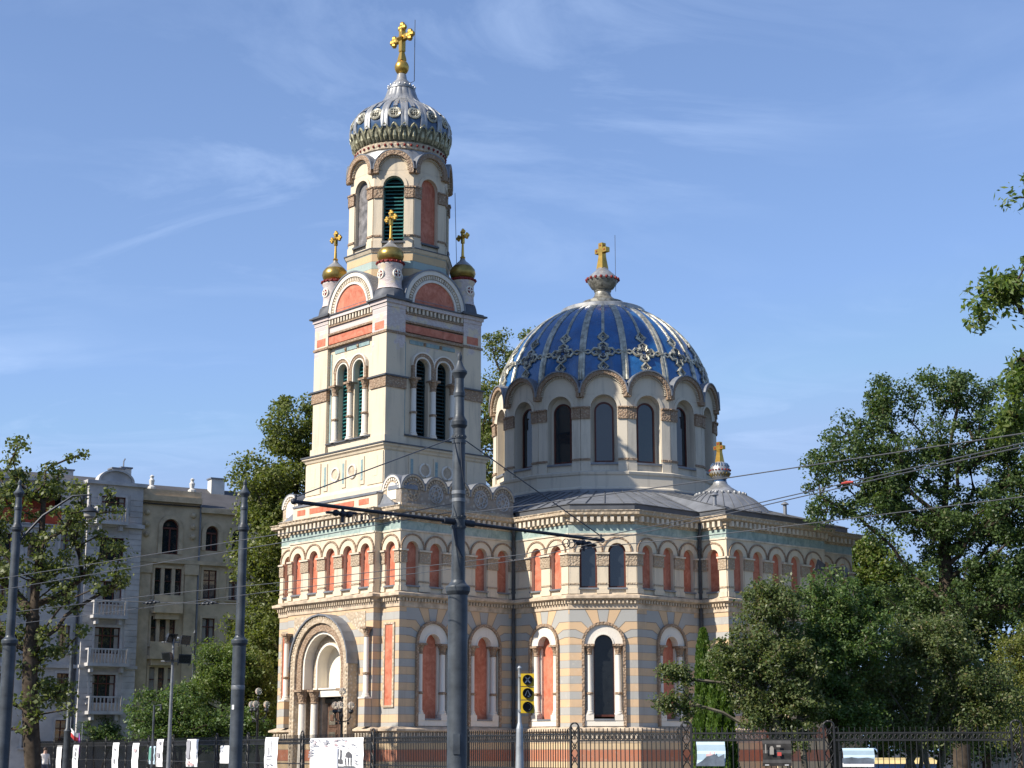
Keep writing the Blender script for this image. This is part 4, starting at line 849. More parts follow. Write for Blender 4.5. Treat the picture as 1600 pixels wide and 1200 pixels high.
t.grow('ash_tree', 'light green leafy branches of a nearer tree at the upper right edge', 'tree', G(1720, 30), .2, 230, 60, .14, .30, 'ash_leaf', aspect=.38, fork=.35, lean=tuple(at(1690, 300, 30)))
t = Tree(6)
for b in ((1365,870,46,44),(1400,930,70,50),(1330,930,50,50)): t.blob(*b, 96)
t.grow('maple_tree', 'bright yellowish green tree standing below the oak limbs behind the church end', 'tree', G(1380, 96), .25, 200, 130, .18, .75, 'bright_leaf', aspect=.7, fork=.2)
t = Tree(7)
for b in ((1205,945,54,50),(1150,1030,44,48),(1215,1035,66,62),(1185,1100,50,36),(1255,1090,50,56),(1235,1150,36,26)): t.blob(*b, 57)
t.blob(1055,1048,30,32,57,.5).blob(1042,1090,16,26,57,.4).blob(1070,1100,20,24,57,.4)
t.grow('lilac_bush', 'purplish green bush with a long bare branch reaching left across the church window', 'bush', G(1225, 57), .13, 420, 110, .11, .36, 'rust_leaf', 'bark_grey', stems=5, aspect=.55, shell=.6)
t = Tree(8)
for b in ((1300,940,64,48),(1290,1010,74,60),(1340,1000,56,60),(1280,1080,56,50),(1330,1120,56,50)): t.blob(*b, 58.5)
t.grow('laurel_bush', 'fresh green broad leaved bush right of the purplish lilac bush', 'bush', G(1300, 58.5), .12, 380, 115, .12, .42, 'lilac_leaf', stems=5, aspect=.5, shell=.6)
t = Tree(9)
for b in ((1430,1010,88,52),(1480,1000,62,44),(1400,1080,84,60),(1500,1075,74,60),(1370,1120,60,46),(1560,1100,54,56),(1450,1140,90,36)): t.blob(*b, 60)
t.grow('rusty_bush', 'wide dark bush with reddish brown tips behind the right hand railing', 'bush', G(1440, 60), .13, 520, 115, .11, .42, 'rust_leaf', 'bark_grey', stems=8, aspect=.5, shell=.6)
t = Tree(10)
for b in ((1590,1030,46,46),(1620,1090,56,60),(1640,1000,50,60),(1580,1130,50,30)): t.blob(*b, 68)
t.grow('acacia_bush', 'yellowish bush at the right edge beside the wide dark bush', 'bush', G(1610, 68), .12, 210, 95, .115, .5, 'acacia_leaf', stems=4, aspect=.5)
t = Tree(11)
for b in ((1470,960,90,50),(1580,930,90,60),(1420,1010,60,60),(1700,950,90,90),(1560,1050,120,70),(1440,1080,110,70),(1330,1080,60,60),(1480,1150,150,40),(1640,1120,90,60)): t.blob(*b, 92)
t.grow('dark_tree', 'very dark green tree filling the space under the oak behind the bushes', 'tree', G(1540, 92), .25, 520, 110, .21, .95, 'dark_leaf', aspect=.7, fork=.06)
def thuja(px, ptop, Y, rpx, label, seed):
    r = np.random.default_rng(seed); g = G(px, Y); root = tag(empty('thuja', (g[0], g[1], 0)), label, 'conifer'); h = at(px, ptop, Y).z; R = rpx*Y/FPX
    mb = MB(); mb.tube([(0, 0, 0), (0.02, 0, h*.5), (0, 0, h*.93)], [.09, .05, .01], 6); mb.build('trunk', 'bark', root, True)
    K = 22000; z = r.random(K)**.85*h; a = r.random(K)*2*pi; bumpy = 1 + .16*np.sin(a*5+z*2.2) + .12*np.sin(a*9-z*5)
    rr = R*np.minimum(1, (z/h*6+.55))*np.clip((1-z/h), 0, 1)**.38*bumpy*(1-.45*r.random(K)**1.6)
    C_ = np.stack([rr*np.cos(a), rr*np.sin(a), z], 1); o = np.stack([np.cos(a), np.sin(a), np.full(K, .2)], 1)
    tt = np.array([0, 0, 1.0]) + o*.45 + r.normal(size=(K, 3))*.3; tt /= np.linalg.norm(tt, axis=1, keepdims=True)
    ss = np.cross(tt, o + r.normal(size=(K, 3))*.8); ss /= np.linalg.norm(ss, axis=1, keepdims=True); l = .13*(.6+.8*r.random((K, 1))); w_ = l*.42
    V = np.empty((K, 4, 3)); V[:, 0] = C_-tt*l*.5; V[:, 1] = C_+ss*w_; V[:, 2] = C_+tt*l*.6; V[:, 3] = C_-ss*w_; V[..., 2] = np.maximum(V[..., 2], .02)
    me = bpy.data.meshes.new('crown'); me.vertices.add(K*4); me.vertices.foreach_set('co', V.reshape(-1)); me.loops.add(K*4); me.loops.foreach_set('vertex_index', np.arange(K*4, dtype=np.int32))
    me.polygons.add(K); me.polygons.foreach_set('loop_start', np.arange(0, K*4, 4, dtype=np.int32)); me.polygons.foreach_set('loop_total', np.full(K, 4, dtype=np.int32)); me.update(calc_edges=True)
    ob = bpy.data.objects.new('crown', me); COL.objects.link(ob); me.materials.append(MAT['thuja_leaf']); ob.parent = root
thuja(1103, 983, 63, 19, 'slim bright green thuja with the taller pointed top by the church wall', 21); thuja(1128, 1008, 62.0, 23, 'broader thuja just right of the taller slim one', 22)
t = Tree(12)
for b in ((345,1035,38,38),(325,1080,46,42),(370,1060,32,42)): t.blob(*b, 93)
t.grow('robinia_tree', 'small bright green tree left of the tall dense tree, beside a tram pole', 'tree', G(340, 93), .12, 170, 110, .15, .55, 'ash_leaf', aspect=.45, fork=.2)
t = Tree(13)
for b in ((235,1115,34,34),(285,1105,38,36),(260,1145,60,26),(330,1135,50,34),(390,1140,40,34)): t.blob(*b, 90)
t.grow('hedge_bush', 'dark rounded bush behind the left railing below the beige house', 'bush', G(280, 90), .12, 260, 110, .14, .55, 'lilac_leaf', stems=5, aspect=.6)
t = Tree(14)
for b in ((405,1110,36,60),(395,1060,30,40)): t.blob(*b, 94)
t.grow('yellowing_tree', 'small tree with yellowing leaves close to the left church corner', 'tree', G(405, 94), .1, 120, 100, .15, .55, 'acacia_leaf', aspect=.55, fork=.15)
t = Tree(15)
for b in ((145,1140,26,24),(170,1150,22,18)): t.blob(*b, 112)
t.grow('house_shrub', 'small shrub growing against the foot of the grey apartment house', 'bush', G(155, 112), .06, 50, 80, .16, .5, 'lilac_leaf', stems=3)

# ------------------------------------------------------------------ apartment houses on the left
class Plane_:
    def __init__(s, A, az): s.A = Vector((A.x, A.y)); s.d = Vector((sin(az), cos(az))); s.n = Vector((s.d.y, -s.d.x)); s.F = Fr(A.x, A.y, s.d.x, s.d.y)
    def m(s, px, py, n=0.0):
        r = ray(px, py); q = s.A + s.n*n; k = q.dot(s.n)/(r.x*s.n.x + r.y*s.n.y); p = Vector((r.x, r.y))*k; return (p-s.A).dot(s.d), EYE + r.z*k
def hwall(mb, F, x0, x1, z0, z1, wins, mi=0, depth=.22, rmi=None):
    """flat wall with rectangular openings (x0,x1,z0,z1)"""
    xs = sorted({x0, x1, *[w for q in wins for w in q[:2]]}); zs = sorted({z0, z1, *[w for q in wins for w in q[2:4]]}); P = F.p
    for a, b_ in zip(xs, xs[1:]):
        for c, d in zip(zs, zs[1:]):
            mx_, mz = (a+b_)/2, (c+d)/2
            if not any(q[0] < mx_ < q[1] and q[2] < mz < q[3] for q in wins): mb.add([P(a, 0, c), P(b_, 0, c), P(b_, 0, d), P(a, 0, d)], [(0, 1, 2, 3)], mi)
    for q in wins:
        a, b_, c, d = q[:4]
        for u, v_ in (((a, c), (b_, c)), ((b_, c), (b_, d)), ((b_, d), (a, d)), ((a, d), (a, c))): mb.add([P(u[0], 0, u[1]), P(v_[0], 0, v_[1]), P(v_[0], -depth, v_[1]), P(u[0], -depth, u[1])], [(0, 1, 2, 3)], mi if rmi is None else rmi)
def hwindow(parent, F, q, cols=2, tr=.68, trim=None, n0=0.0, arch=False):
    a, b_, c, d = q; mb = MB(); w_ = .055
    for x0, x1, z0, z1 in ((a, a+w_, c, d), (b_-w_, b_, c, d), (a+w_, b_-w_, c, c+w_), (a+w_, b_-w_, d-w_, d)): mb.fb(F, x0, x1, n0-.22, n0-.1, z0, z1)
    for k in range(1, cols): x = a+(b_-a)*k/cols; mb.fb(F, x-.03, x+.03, n0-.2, n0-.11, c+w_, d-w_)
    if tr: z = c+(d-c)*tr; mb.fb(F, a+w_, b_-w_, n0-.21, n0-.09, z-.03, z+.03)
    wd = mb.build('window', 'frame_wood', parent); g = MB(); g.fb(F, a+.02, b_-.02, n0-.2, n0-.17, c+.02, d-.02); g.build('pane', 'window_glass', wd)
    if random.random() < .55:
        mb = MB(); cw = (b_-a)*random.uniform(.15, .3)
        for x0, x1 in ((a+.07, a+.07+cw), (b_-.07-cw, b_-.07)): mb = MB(); mb.fb(F, x0, x1, n0-.172, n0-.166, c+.07, d-.07); mb.build('curtain', 'curtain', wd)
    if trim:
        mb = MB(); t_ = .16
        for x0, x1, z0, z1 in ((a-t_, a, c-.02, d+t_), (b_, b_+t_, c-.02, d+t_), (a, b_, d, d+t_)): mb.fb(F, x0, x1, n0-.02, n0+.06, z0, z1)
        mb.fb(F, a-.25, b_+.25, n0-.02, n0+.16, c-.12, c-.02); mb.build('surround', trim, wd)
    return wd
def balcony(parent, F, x0, x1, z, dep, h, mat, n0=0.0):
    mb = MB(); mb.fb(F, x0, x1, n0, n0+dep, z-.22, z); mb.fb(F, x0+.05, x1-.05, n0+dep-.16, n0+dep-.02, z+h-.1, z+h); 
    for x in (x0+.02, x1-.18): mb.fb(F, x, x+.16, n0+dep-.18, n0+dep, z, z+h)
    k = int((x1-x0-.4)/.22)
    for i in range(k): x = x0+.3+(x1-x0-.6)*i/max(1, k-1); p = F.p(x, n0+dep-.09, 0); mb.lathe(p[0], p[1], [(.05, z), (.085, z+h*.3), (.04, z+h*.6), (.06, z+h-.1)], 6)
    for x in (x0+.04, x1-.14): mb.fb(F, x, x+.1, n0, n0+dep-.18, z+h-.1, z+h)
    for x in (x0+.25, x1-.5): mb.fb(F, x, x+.22, n0, n0+dep*.7, z-.6, z-.22)
    return mb.build('balcony', mat, parent)
AZH = radians(57)
A = at(132, 1000, 112); PL = Plane_(A, AZH); F = PL.F
gh = tag(empty('apartment_house', (0, 0, 0)), 'grey stone apartment house with balconies, arched pediment and red top loggia', 'building')
def R_(x0, y0, x1, y1, n=0.0, pl=None): pl = pl or PL; a = pl.m((x0+x1)/2, (y0+y1)/2, n); s0 = pl.m(x0, (y0+y1)/2, n)[0]; s1 = pl.m(x1, (y0+y1)/2, n)[0]; return (s0, s1, pl.m((x0+x1)/2, y1, n)[1], pl.m((x0+x1)/2, y0, n)[1])
sB0, sB1 = PL.m(132, 900, .7)[0], PL.m(218, 900, .7)[0]; zr = PL.m(170, 755, .7)[1]; FB2 = Fr(*F.p(0, .7, 0)[:2], F.dx, F.dy)
bw = [R_(157,776,196,803,.7), R_(155,840,193,876,.7), R_(152,908,190,944,.7), R_(147,980,187,1021,.7), R_(140,1054,180,1098,.7), R_(163,1138,181,1160,.7)]
mb = MB(); hwall(mb, FB2, sB0, sB1, 0, zr, bw)
for x in (sB0, sB1): mb.add([F.p(x, 0, 0), F.p(x, .7, 0), F.p(x, .7, zr), F.p(x, 0, zr)], [(0, 1, 2, 3)])
for z in np.arange(1.5, zr-1, .38):
    for a, b_ in ((sB0, sB0+.9), (sB1-.9, sB1)): mb.fb(FB2, a, b_, 0, .035, z, z+.33)
mb.fb(FB2, sB0-.2, sB1+.2, -.7, .25, zr-.12, zr+.12, 1)
zc2 = PL.m(200, 822, .7)[1]; mb.fb(FB2, sB0-.1, sB1+.1, -.2, .3, zc2-.15, zc2+.1, 1); z1 = PL.m(180, 1042, .7)[1]; mb.fb(FB2, sB0-.1, sB1+.1, -.2, .15, z1-.12, z1+.08, 1)
mb.build('bay', ['facade_grey', 'trim_grey'], gh)
for i, q in enumerate(bw): hwindow(gh, FB2, q, 3 if i < 5 else 2, .68, 'trim_grey')
for (x0, y0, x1, y1) in ((150,800,200,820),(145,942,199,967),(136,1019,201,1042),(137,1097,192,1117)): q = R_(x0, y0, x1, y1, 1.3); balcony(gh, FB2, q[0], q[1], q[2]+.25, .75, .95, 'trim_grey')
ped_c = PL.m(181, 750, .7)[0]; pr = (sB1-sB0)*.31; mb = MB(); mb.prism(FB2, [(ped_c-pr, zr)] + [(ped_c+pr*cos(q), zr+.1+.78*sin(q)) for q in np.linspace(pi, 0, 19)] + [(ped_c+pr, zr)], -.5, .05, 0)
for i in range(18):
    q0, q1 = pi*i/18, pi*(i+1)/18; mb.prism(FB2, [(ped_c+k*pr*cos(q), zr+.1+k*.78*sin(q)) for k, q in ((.95, q0), (1.08, q0), (1.08, q1), (.95, q1))], -.55, .22, 1)
mb.build('pediment', ['facade_grey', 'trim_grey'], gh)
sL = PL.m(-220, 950)[0]; zl = PL.m(60, 750)[1]; lw = []
for cx_ in (101, 50, 5, -45, -95, -145):
    for y0, y1 in ((833,870),(905,945),(977,1020),(1052,1097),(1125,1168)): lw.append(R_(cx_-9-(y0-900)*.03, y0, cx_+10-(y0-900)*.03, y1))
lg = R_(-60, 768, 96, 815); lg2 = lg
mb = MB(); hwall(mb, F, sL, sB0+.02, 0, zl, lw+[lg], 0, .22)
for z in (PL.m(60, 822)[1], PL.m(60, 1040)[1]): mb.fb(F, sL, sB0, 0, .2, z-.12, z+.12, 1)
mb.fb(F, sL, sB0, 0, .35, zl-.1, zl+.12, 1)
for z in np.arange(1.2, PL.m(60, 1045)[1], .42): mb.fb(F, sL, sB0, -.01, .0, z, z+.01, 1)
mb.fb(F, lg[0], lg[1], -1.5, -1.4, lg[2], lg[3]+.2, 2); mb.fb(F, lg[0], lg[1], -1.4, .2, lg[2]-.2, lg[2], 1); mb.fb(F, lg[0], lg[1], -1.5, .2, lg[3], lg[3]+.15, 1)
mb.build('wall', ['facade_grey', 'trim_grey', 'red_paint'], gh)
for q in lw: hwindow(gh, F, q, 2, .7, 'trim_grey')
mb = MB(); k = 60
for i in range(k): x = lg[0]+(lg[1]-lg[0])*(i+.5)/k; mb.fb(F, x-.06, x+.06, .02, .12, lg[2], lg[2]+.8)
mb.fb(F, lg[0], lg[1], 0, .16, lg[2]+.8, lg[2]+.92); mb.build('loggia_railing', 'red_paint', gh)
mb = MB(); P = F.p; mb.hexa([P(sL, .3, zl+.13), P(sB1, .3, zl+.13), P(sB1, -12, zl+.13), P(sL, -12, zl+.13), P(sL, -3, zl+1.0), P(sB1, -3, zl+1.0), P(sB1, -9, zl+1.0), P(sL, -9, zl+1.0)]); mb.build('roof', 'roof_felt', gh)
def chimney(par, F, pl, px, ytop, w_, n, h, mast=False):
    s, z = pl.m(px, ytop, n); mb = MB(); mb.fb(F, s-w_/2, s+w_/2, n-.8, n, z-h, z, 0); mb.fb(F, s-w_/2-.08, s+w_/2+.08, n-.88, n+.08, z, z+.1, 1)
    if mast: p = F.p(s-.1, n-.4, 0); mb.tube([(p[0], p[1], z), (p[0], p[1], z+.55), (p[0]+.1, p[1], z+.75)], .05, 5, 1)
    mb.build('chimney', ['chimney_render', 'sheet_lead'], par)
chimney(gh, F, PL, 198, 732, .7, -2, 2, True); chimney(gh, F, PL, 105, 735, .9, -4, 2); chimney(gh, F, PL, 185, 733, .8, -1.5, 1)
mb = MB(); P = F.p; mb.hexa([P(sL, -.3, 0), P(sB1-.05, -.3, 0), P(sB1-.05, -12, 0), P(sL, -12, 0), P(sL, -.3, zl), P(sB1-.05, -.3, zl), P(sB1-.05, -12, zl), P(sL, -12, zl)]) ; mb.f = [f for f in mb.f]; 
core = MB(); core.add([P(sL, -12, 0), P(sB1, -12, 0), P(sB1, -12, zl), P(sL, -12, zl), P(sL, 0, 0), P(sL, 0, zl)], [(0, 1, 2, 3), (0, 3, 5, 4)]); core.build('rear_wall', 'facade_grey', gh)
p = F.p(sB0-.15, .12, 0); mb = MB(); mb.tube([(p[0], p[1], 0), (p[0], p[1], zl)], .07, 6); mb.build('downpipe', 'pipe_metal', gh)
# beige house
bh = tag(empty('beige_house', (0, 0, 0)), 'beige apartment house with arched top floor windows and dark roof', 'building')
PB = Plane_(Vector(F.p(sB1, .1, 0)[:2]).to_3d(), radians(60)); F = PB.F; RB = lambda x0, y0, x1, y1, n=0.0: R_(x0, y0, x1, y1, n, PB)
sE = PB.m(520, 950)[0]; ze = PB.m(262, 776)[1]; ze2 = PB.m(330, 795)[1]; sm = PB.m(309, 900)[0]
w1 = [RB(241,888,283,938), RB(235,963,273,1008), RB(232,1043,270,1090), RB(230,1118,266,1150)]; w2 = [RB(317,891,338,936), RB(315,966,335,1004), RB(313,1043,333,1082), RB(357,895,375,938), RB(355,968,372,1006), RB(353,1045,370,1084), RB(395,899,412,940), RB(392,972,409,1008)]
def arched(x0, x1, ytop, ybot): a, b_, c, d = RB(x0, ytop, x1, ybot); r = (b_-a)/2; return ((a+b_)/2, c, r, d-r)
a1, a2, a3 = arched(253,279,811,866), arched(321,341,822,861), arched(362,381,828,866)
zsp = PB.m(262, 874)[1]
mb = MB(); hwall(mb, F, 0, sm, 0, zsp, w1); hwall(mb, F, sm, sE, 0, zsp, w2); wall(mb, F, 0, sm, zsp, ze, [a1], .25); wall(mb, F, sm, sE, zsp, ze2, [a2, a3], .25)
for x0, x1 in ((.15, .95), (sm-.95, sm-.1)): mb.fb(F, x0, x1, 0, .14, 3.5, zsp-.3, 1); mb.fb(F, x0-.08, x1+.08, 0, .26, zsp-1.0, zsp-.3, 1)
mb.fb(F, 0, sE, 0, .28, zsp-.28, zsp, 1); mb.fb(F, 0, sm, 0, .35, ze-.4, ze, 1); mb.fb(F, sm, sE, 0, .3, ze2-.35, ze2, 1); mb.fb(F, 0, sm, -.3, .12, ze, ze+.45, 0)
for c, zs, r, zp in (a1, a2, a3): band(mb, F, c, zp, r, r+.28, 0, .12, 1); [mb.fb(F, c+s*(r+.14)-.14, c+s*(r+.14)+.14, 0, .1, zs, zp, 1) for s in (-1, 1)]
for x in (.55, sm-.5): [mb.ball(F.p(x, .05, z), .2, 1, 8, 6) for z in (ze-1.2, ze-2.0, ze-2.7)]
mb.add([F.p(sE, 0, 0), F.p(sE, -12, 0), F.p(sE, -12, ze2), F.p(sE, 0, ze2), F.p(0, -12, 0), F.p(0, -12, ze2)], [(0, 1, 2, 3), (1, 4, 5, 2)])
mb.build('wall', ['facade_beige', 'trim_beige'], bh)
for q in w1:
    wd = hwindow(bh, F, q, 3, .6, 'trim_beige'); mb = MB(); L3 = (q[1]-q[0])
    for fx in (.3, .7): mb.fb(F, q[0]+L3*fx-.12, q[0]+L3*fx+.12, -.2, .02, q[2], q[3])
    mb.build('mullion', 'trim_beige', wd)
for q in w2: hwindow(bh, F, q, 2, .65, 'trim_beige')
for c, zs, r, zp in (a1, a2, a3):
    wd = casement(bh, F, c, zs, r, zp, -.18); mb = MB(); mb.fb(F, c-.05, c+.05, -.2, -.1, zs, zp); mb.fb(F, c-r+.1, c+r-.1, -.2, -.09, zp-.1, zp+.02); mb.build('glazing_bar', 'frame_wood', wd)
for (x0, y0, x1, y1) in ((240,930,285,958),(233,1003,276,1030)):
    q = RB(x0, y0, x1, y1, .6); mb = MB(); mb.fb(F, q[0], q[1], 0, .8, q[2], q[2]+.25); mb.fb(F, q[0], q[1], .7, .8, q[2]+.25, q[3]); mb.fb(F, q[0]+.2, q[1]-.2, 0, .5, q[2]-.4, q[2]); mb.build('balcony', 'trim_beige', bh)
mb = MB(); P = F.p; mb.hexa([P(-.1, .2, ze2+.02), P(sE, .2, ze2+.02), P(sE, -12, ze2+.02), P(-.1, -12, ze2+.02), P(-.1, -4, ze2+2.0), P(sE, -4, ze2+2.0), P(sE, -8, ze2+2.0), P(-.1, -8, ze2+2.0)]); mb.build('roof', 'roof_felt', bh)
chimney(bh, F, PB, 341, 749, 1.0, -3, 1.6)
for px, py in ((237, 757), (300, 763)):
    s, z = PB.m(px, py, -.1); p = F.p(s, -.1, 0); mb = MB(); mb.lathe(p[0], p[1], [(.28, ze+.45), (.28, ze+.6), (.14, ze+.7), (.2, ze+1.05), (.1, ze+1.2), (.16, ze+1.35), (.02, ze+1.45)], 8); mb.build('finial', 'chimney_render', bh, True)
p = F.p(sm, .1, 0); mb = MB(); mb.tube([(p[0], p[1], 0), (p[0], p[1], ze)], .07, 6); mb.build('downpipe', 'sheet_lead', bh)

# ------------------------------------------------------------------ tram poles and wires
PROF = [(.15, 0), (.15, 3.93), (.165, 3.95), (.185, 3.99), (.19, 4.05), (.18, 4.07), (.15, 4.09), (.12, 4.12), (.103, 4.16), (.098, 6.2), (.096, 6.53), (.108, 6.55), (.128, 6.58), (.131, 6.64), (.118, 6.67), (.092, 6.71), (.08, 6.75), (.078, 7.03), (.088, 7.05), (.092, 7.1), (.08, 7.14), (.074, 7.2), (.072, 7.33), (.09, 7.37), (.122, 7.42), (.124, 7.45), (.085, 7.5), (.055, 7.56), (.035, 7.62), (.042, 7.66), (.042, 7.70), (.022, 7.74), (.006, 7.77)]
def pole_thing(loc, label):
    root = tag(empty('tram_pole', loc), label, 'pole', 'tram poles with stepped shafts'); mb = MB(); mb.lathe(0, 0, PROF, 28); mb.build('shaft', 'pole_paint', root, True, 18)
    mb = MB(); mb.lathe(0, 0, [(.22, 0), (.22, .5), (.19, .62), (.16, .7)], 24); mb.build('base', 'pole_paint', root, True); return root
YP = 25.8; pc = at(715, 1000, YP); P1 = pole_thing((pc.x, pc.y, 0), 'nearest grey pole, in front of the church, carrying the black cross boom')
zb_ = 5.06; eL, eR = Vector((-2.27, -2.2, 0)), Vector((2.35, 2.3, 0))
for e, s in ((eL, 'l'), (eR, 'r')):
    d = e.normalized(); mb = MB(); mb.tube([d*.1+Vector((0, 0, zb_)), e+Vector((0, 0, zb_))], .028, 10); mb.ball(e+Vector((0, 0, zb_)), .045); mb.tube([d*.1+Vector((0, 0, zb_)), d*.32+Vector((0, 0, zb_))], .052, 10)
    mb.tube([e*.99+Vector((0, 0, zb_)), e*.99+Vector((0, 0, zb_+.1))], .02, 6); bo = mb.build('boom', 'boom_paint', P1, True)
    mb = MB(); q = e*(.72 if s == 'l' else .86)
    for k in (-.12, .0, .12): mb.ball(tuple(q+d*k+Vector((0, 0, zb_-.09))), .06, 0, 8, 6, .8)
    mb.tube([q+d*-.25+Vector((0, 0, zb_-.06)), q+d*.3+Vector((0, 0, zb_-.1))], .022, 6); mb.tube([q+Vector((0, 0, zb_)), q+Vector((0, 0, zb_-.22))], .025, 6)
    for k in (-.3, -.42): mb.tube([q+d*k+Vector((.06*cos(t_), 0, zb_-.12+.07*sin(t_))) for t_ in np.linspace(0, 2*pi, 11)], .009, 4, 0, False)
    mb.build('insulator', 'boom_paint', bo, True)
    mb = MB(); mb.tube([d*.09+Vector((0, 0, 6.38)), e*.98+Vector((0, 0, zb_+.08))], .010, 5); mb.build('stay_wire', 'wire', P1)
for z, rr in ((6.40, .112), (5.52, .108), (5.4, .106), (5.14, .112), (4.98, .112), (6.32, .11)):
    mb = MB(); mb.lathe(0, 0, [(.095, z-.03), (rr, z-.028), (rr, z+.028), (.095, z+.03)], 20)
    if rr > .11: 
        for q in range(12): a = q*pi/6; mb.ball((rr*cos(a), rr*sin(a), z), .013, 0, 5, 4)
    mb.build('clamp', 'mast_steel' if z in (5.52, 5.4) else 'pole_paint', P1, True)
mb = MB(); mb.tube([(.03, -.115, 6.3), (.05, -.14, 5.9), (.1, -.13, 5.6)], .008, 5); mb.build('cable', 'boom_paint', P1); mb = MB(); mb.tube([(-.06, -.1, 4.95), (-.03, -.13, 4.7), (.06, -.12, 4.5)], .022, 5); mb.build('cable', 'boom_paint', P1)
mb = MB(); mb.fb(Fr(-.05, -.15, 1, 0), 0, .1, -.02, .012, 1.55, 1.85); mb.build('hatch', 'pole_paint', P1)
p2 = at(371, 1100, 38.5); P2 = pole_thing((p2.x, p2.y, 0), 'middle grey pole, standing in front of the dense tree left of the church'); mb = MB(); zs = at(365, 1105, 38.4).z; mb.fb(Fr(-.1, -.118, .87, -.5), 0, .06, 0, .006, zs-.05, zs+.05); mb.build('sticker', 'paper', P2); mb = MB(); mb.lathe(0, 0, [(.152, 2.95), (.156, 2.97), (.156, 3.03), (.152, 3.05)], 24); mb.build('band', 'mast_steel', P2, True)
p0 = at(6, 1150, 38.5); P0 = pole_thing((p0.x, p0.y, 0), 'leftmost grey pole with a curved arm and hanging lamp')
mb = MB(); b0 = Vector((0, 0, 6.25)); la = at(141, 790, 38.5)-Vector((p0.x, p0.y, 0)); mb.tube([b0, b0+(la-b0)*.35+Vector((0, 0, .35)), b0+(la-b0)*.75+Vector((0, 0, .45)), la+Vector((0, 0, .25)), la], [.03, .03, .026, .022, .02], 8); ar = mb.build('arm', 'boom_paint', P0, True)
mb = MB(); mb.lathe(la.x, la.y, [(.04, la.z+.02), (.06, la.z-.03), (.1, la.z-.06), (.19, la.z-.13), (.2, la.z-.15), (.17, la.z-.16)], 18); mb.lathe(la.x, la.y, [(.14, la.z-.165), (.13, la.z-.26), (.06, la.z-.31)], 16, 1); mb.build('lamp_head', ['boom_paint', 'lamp_glass'], ar, True)
def athz(px, py, z): r = ray(px, py); k = (z-EYE)/r.z; return Vector((0, 0, EYE)) + r*k
def wire(name, pts, label, rad=.0075, group='overhead tram wires'):
    mb = MB(); mb.tube(pts, rad, 5); o = mb.build(name, 'wire', None); c = Vector(pts[0]); o.data.transform(__import__('mathutils').Matrix.Translation(-c)); o.location = c; return tag(o, label, 'wire', group)
H5 = 4.9
def wp(*q): return [athz(x, y, H5) for x, y in q]
wire('tram_wire', wp((-90,919), (0,904), (240,866), (440,834), (583,811)) + [at(706, 787, 25.72)], 'highest wire left of the nearest pole, ending at its upper clamp')
wire('tram_wire', wp((-90,938), (0,922), (240,881), (440,848), (590,820)) + [at(706, 800, 25.72)], 'second highest wire left of the nearest pole, ending at its lower clamp')
wire('tram_wire', [at(727, 802, 25.75)] + wp((820,790), (1142,746), (1400,707), (1680,665)), 'highest of the wires running right from the nearest pole past the small cupola')
wire('tram_wire', wp((-90,971), (0,959), (240,930), (440,910), (705,880), (820,866), (872,852), (1080,810), (1400,737), (1680,674)), 'wire passing the right boom end, lower of the pair over the church at left')
wire('tram_wire', wp((-90,991), (0,978), (200,953), (440,922), (705,889), (820,874), (905,854), (1080,816), (1400,742), (1680,680)), 'lowest long wire on the left, rising past the right boom end')
wire('tram_wire', wp((905,858), (1080,840), (1290,815), (1680,766)), 'lowest wire on the right, crossing in front of the shaded church wall')
wire('span_wire', [at(373, 943, 38.4), at(325, 943, 39), at(235, 941, 40.3), at(130, 936, 42)], 'thin span wire with two insulators running left from the middle pole', .008)
for px, py, Y, lb in ((325, 943, 39, 'dark insulator clamp on the span wire, nearer the middle pole'), (236, 942, 40.3, 'dark insulator clamp on the span wire, farther from the middle pole')):
    p = at(px, py, Y); mb = MB(); [mb.ball((k, -k, .03*abs(k)), .05, 0, 8, 6, .7) for k in (-.12, 0, .12)]; mb.tube([(-.25, .25, .0), (0, 0, .06), (.25, -.25, .0)], .018, 5); o = mb.build('insulator_clamp', 'boom_paint'); o.location = p; tag(o, lb, 'insulator', 'insulator clamps on the span wire')
p = at(1324, 754, 20.6); mb = MB(); mb.tube([(-.06, .07, .0), (0, 0, 0.004), (.06, -.07, .0)], [.010, .018, .010], 6); o = mb.build('wire_clamp', 'print_red'); o.location = p; tag(o, 'small red clamp on the wire in front of the oak', 'clamp')

# ------------------------------------------------------------------ railing round the churchyard
PRT = 2.30
def lattice_post(x, y, dx, dy):
    F = Fr(x, y, dx, dy); mb = MB()
    for a in (-.13, .13): mb.fb(F, a-.025, a+.025, -.03, .03, 0, 2.25)
    for z in np.arange(.1, 2.1, .36):
        mb.tube([F.p(-.11, 0, z), F.p(.11, 0, z+.36)], .014, 4); mb.tube([F.p(.11, 0, z), F.p(-.11, 0, z+.36)], .014, 4); mb.tube([F.p(.06*cos(t_), .01, z+.18+.06*sin(t_)) for t_ in np.linspace(0, 2*pi, 9)], .013, 4, 0, False)
    mb.tube([F.p(.13*cos(t_), 0, 2.25+.1*sin(t_)) for t_ in np.linspace(0, pi, 9)], .025, 5); mb.fb(F, -.15, .15, -.05, .05, 0, .08)
    for a in (-.2, .2): mb.tube([F.p(a+.05*cos(t_)*1.0, 0, 2.12+.08*sin(t_)) for t_ in np.linspace(0, 2*pi, 9)], .014, 4, 0, False)
    return mb
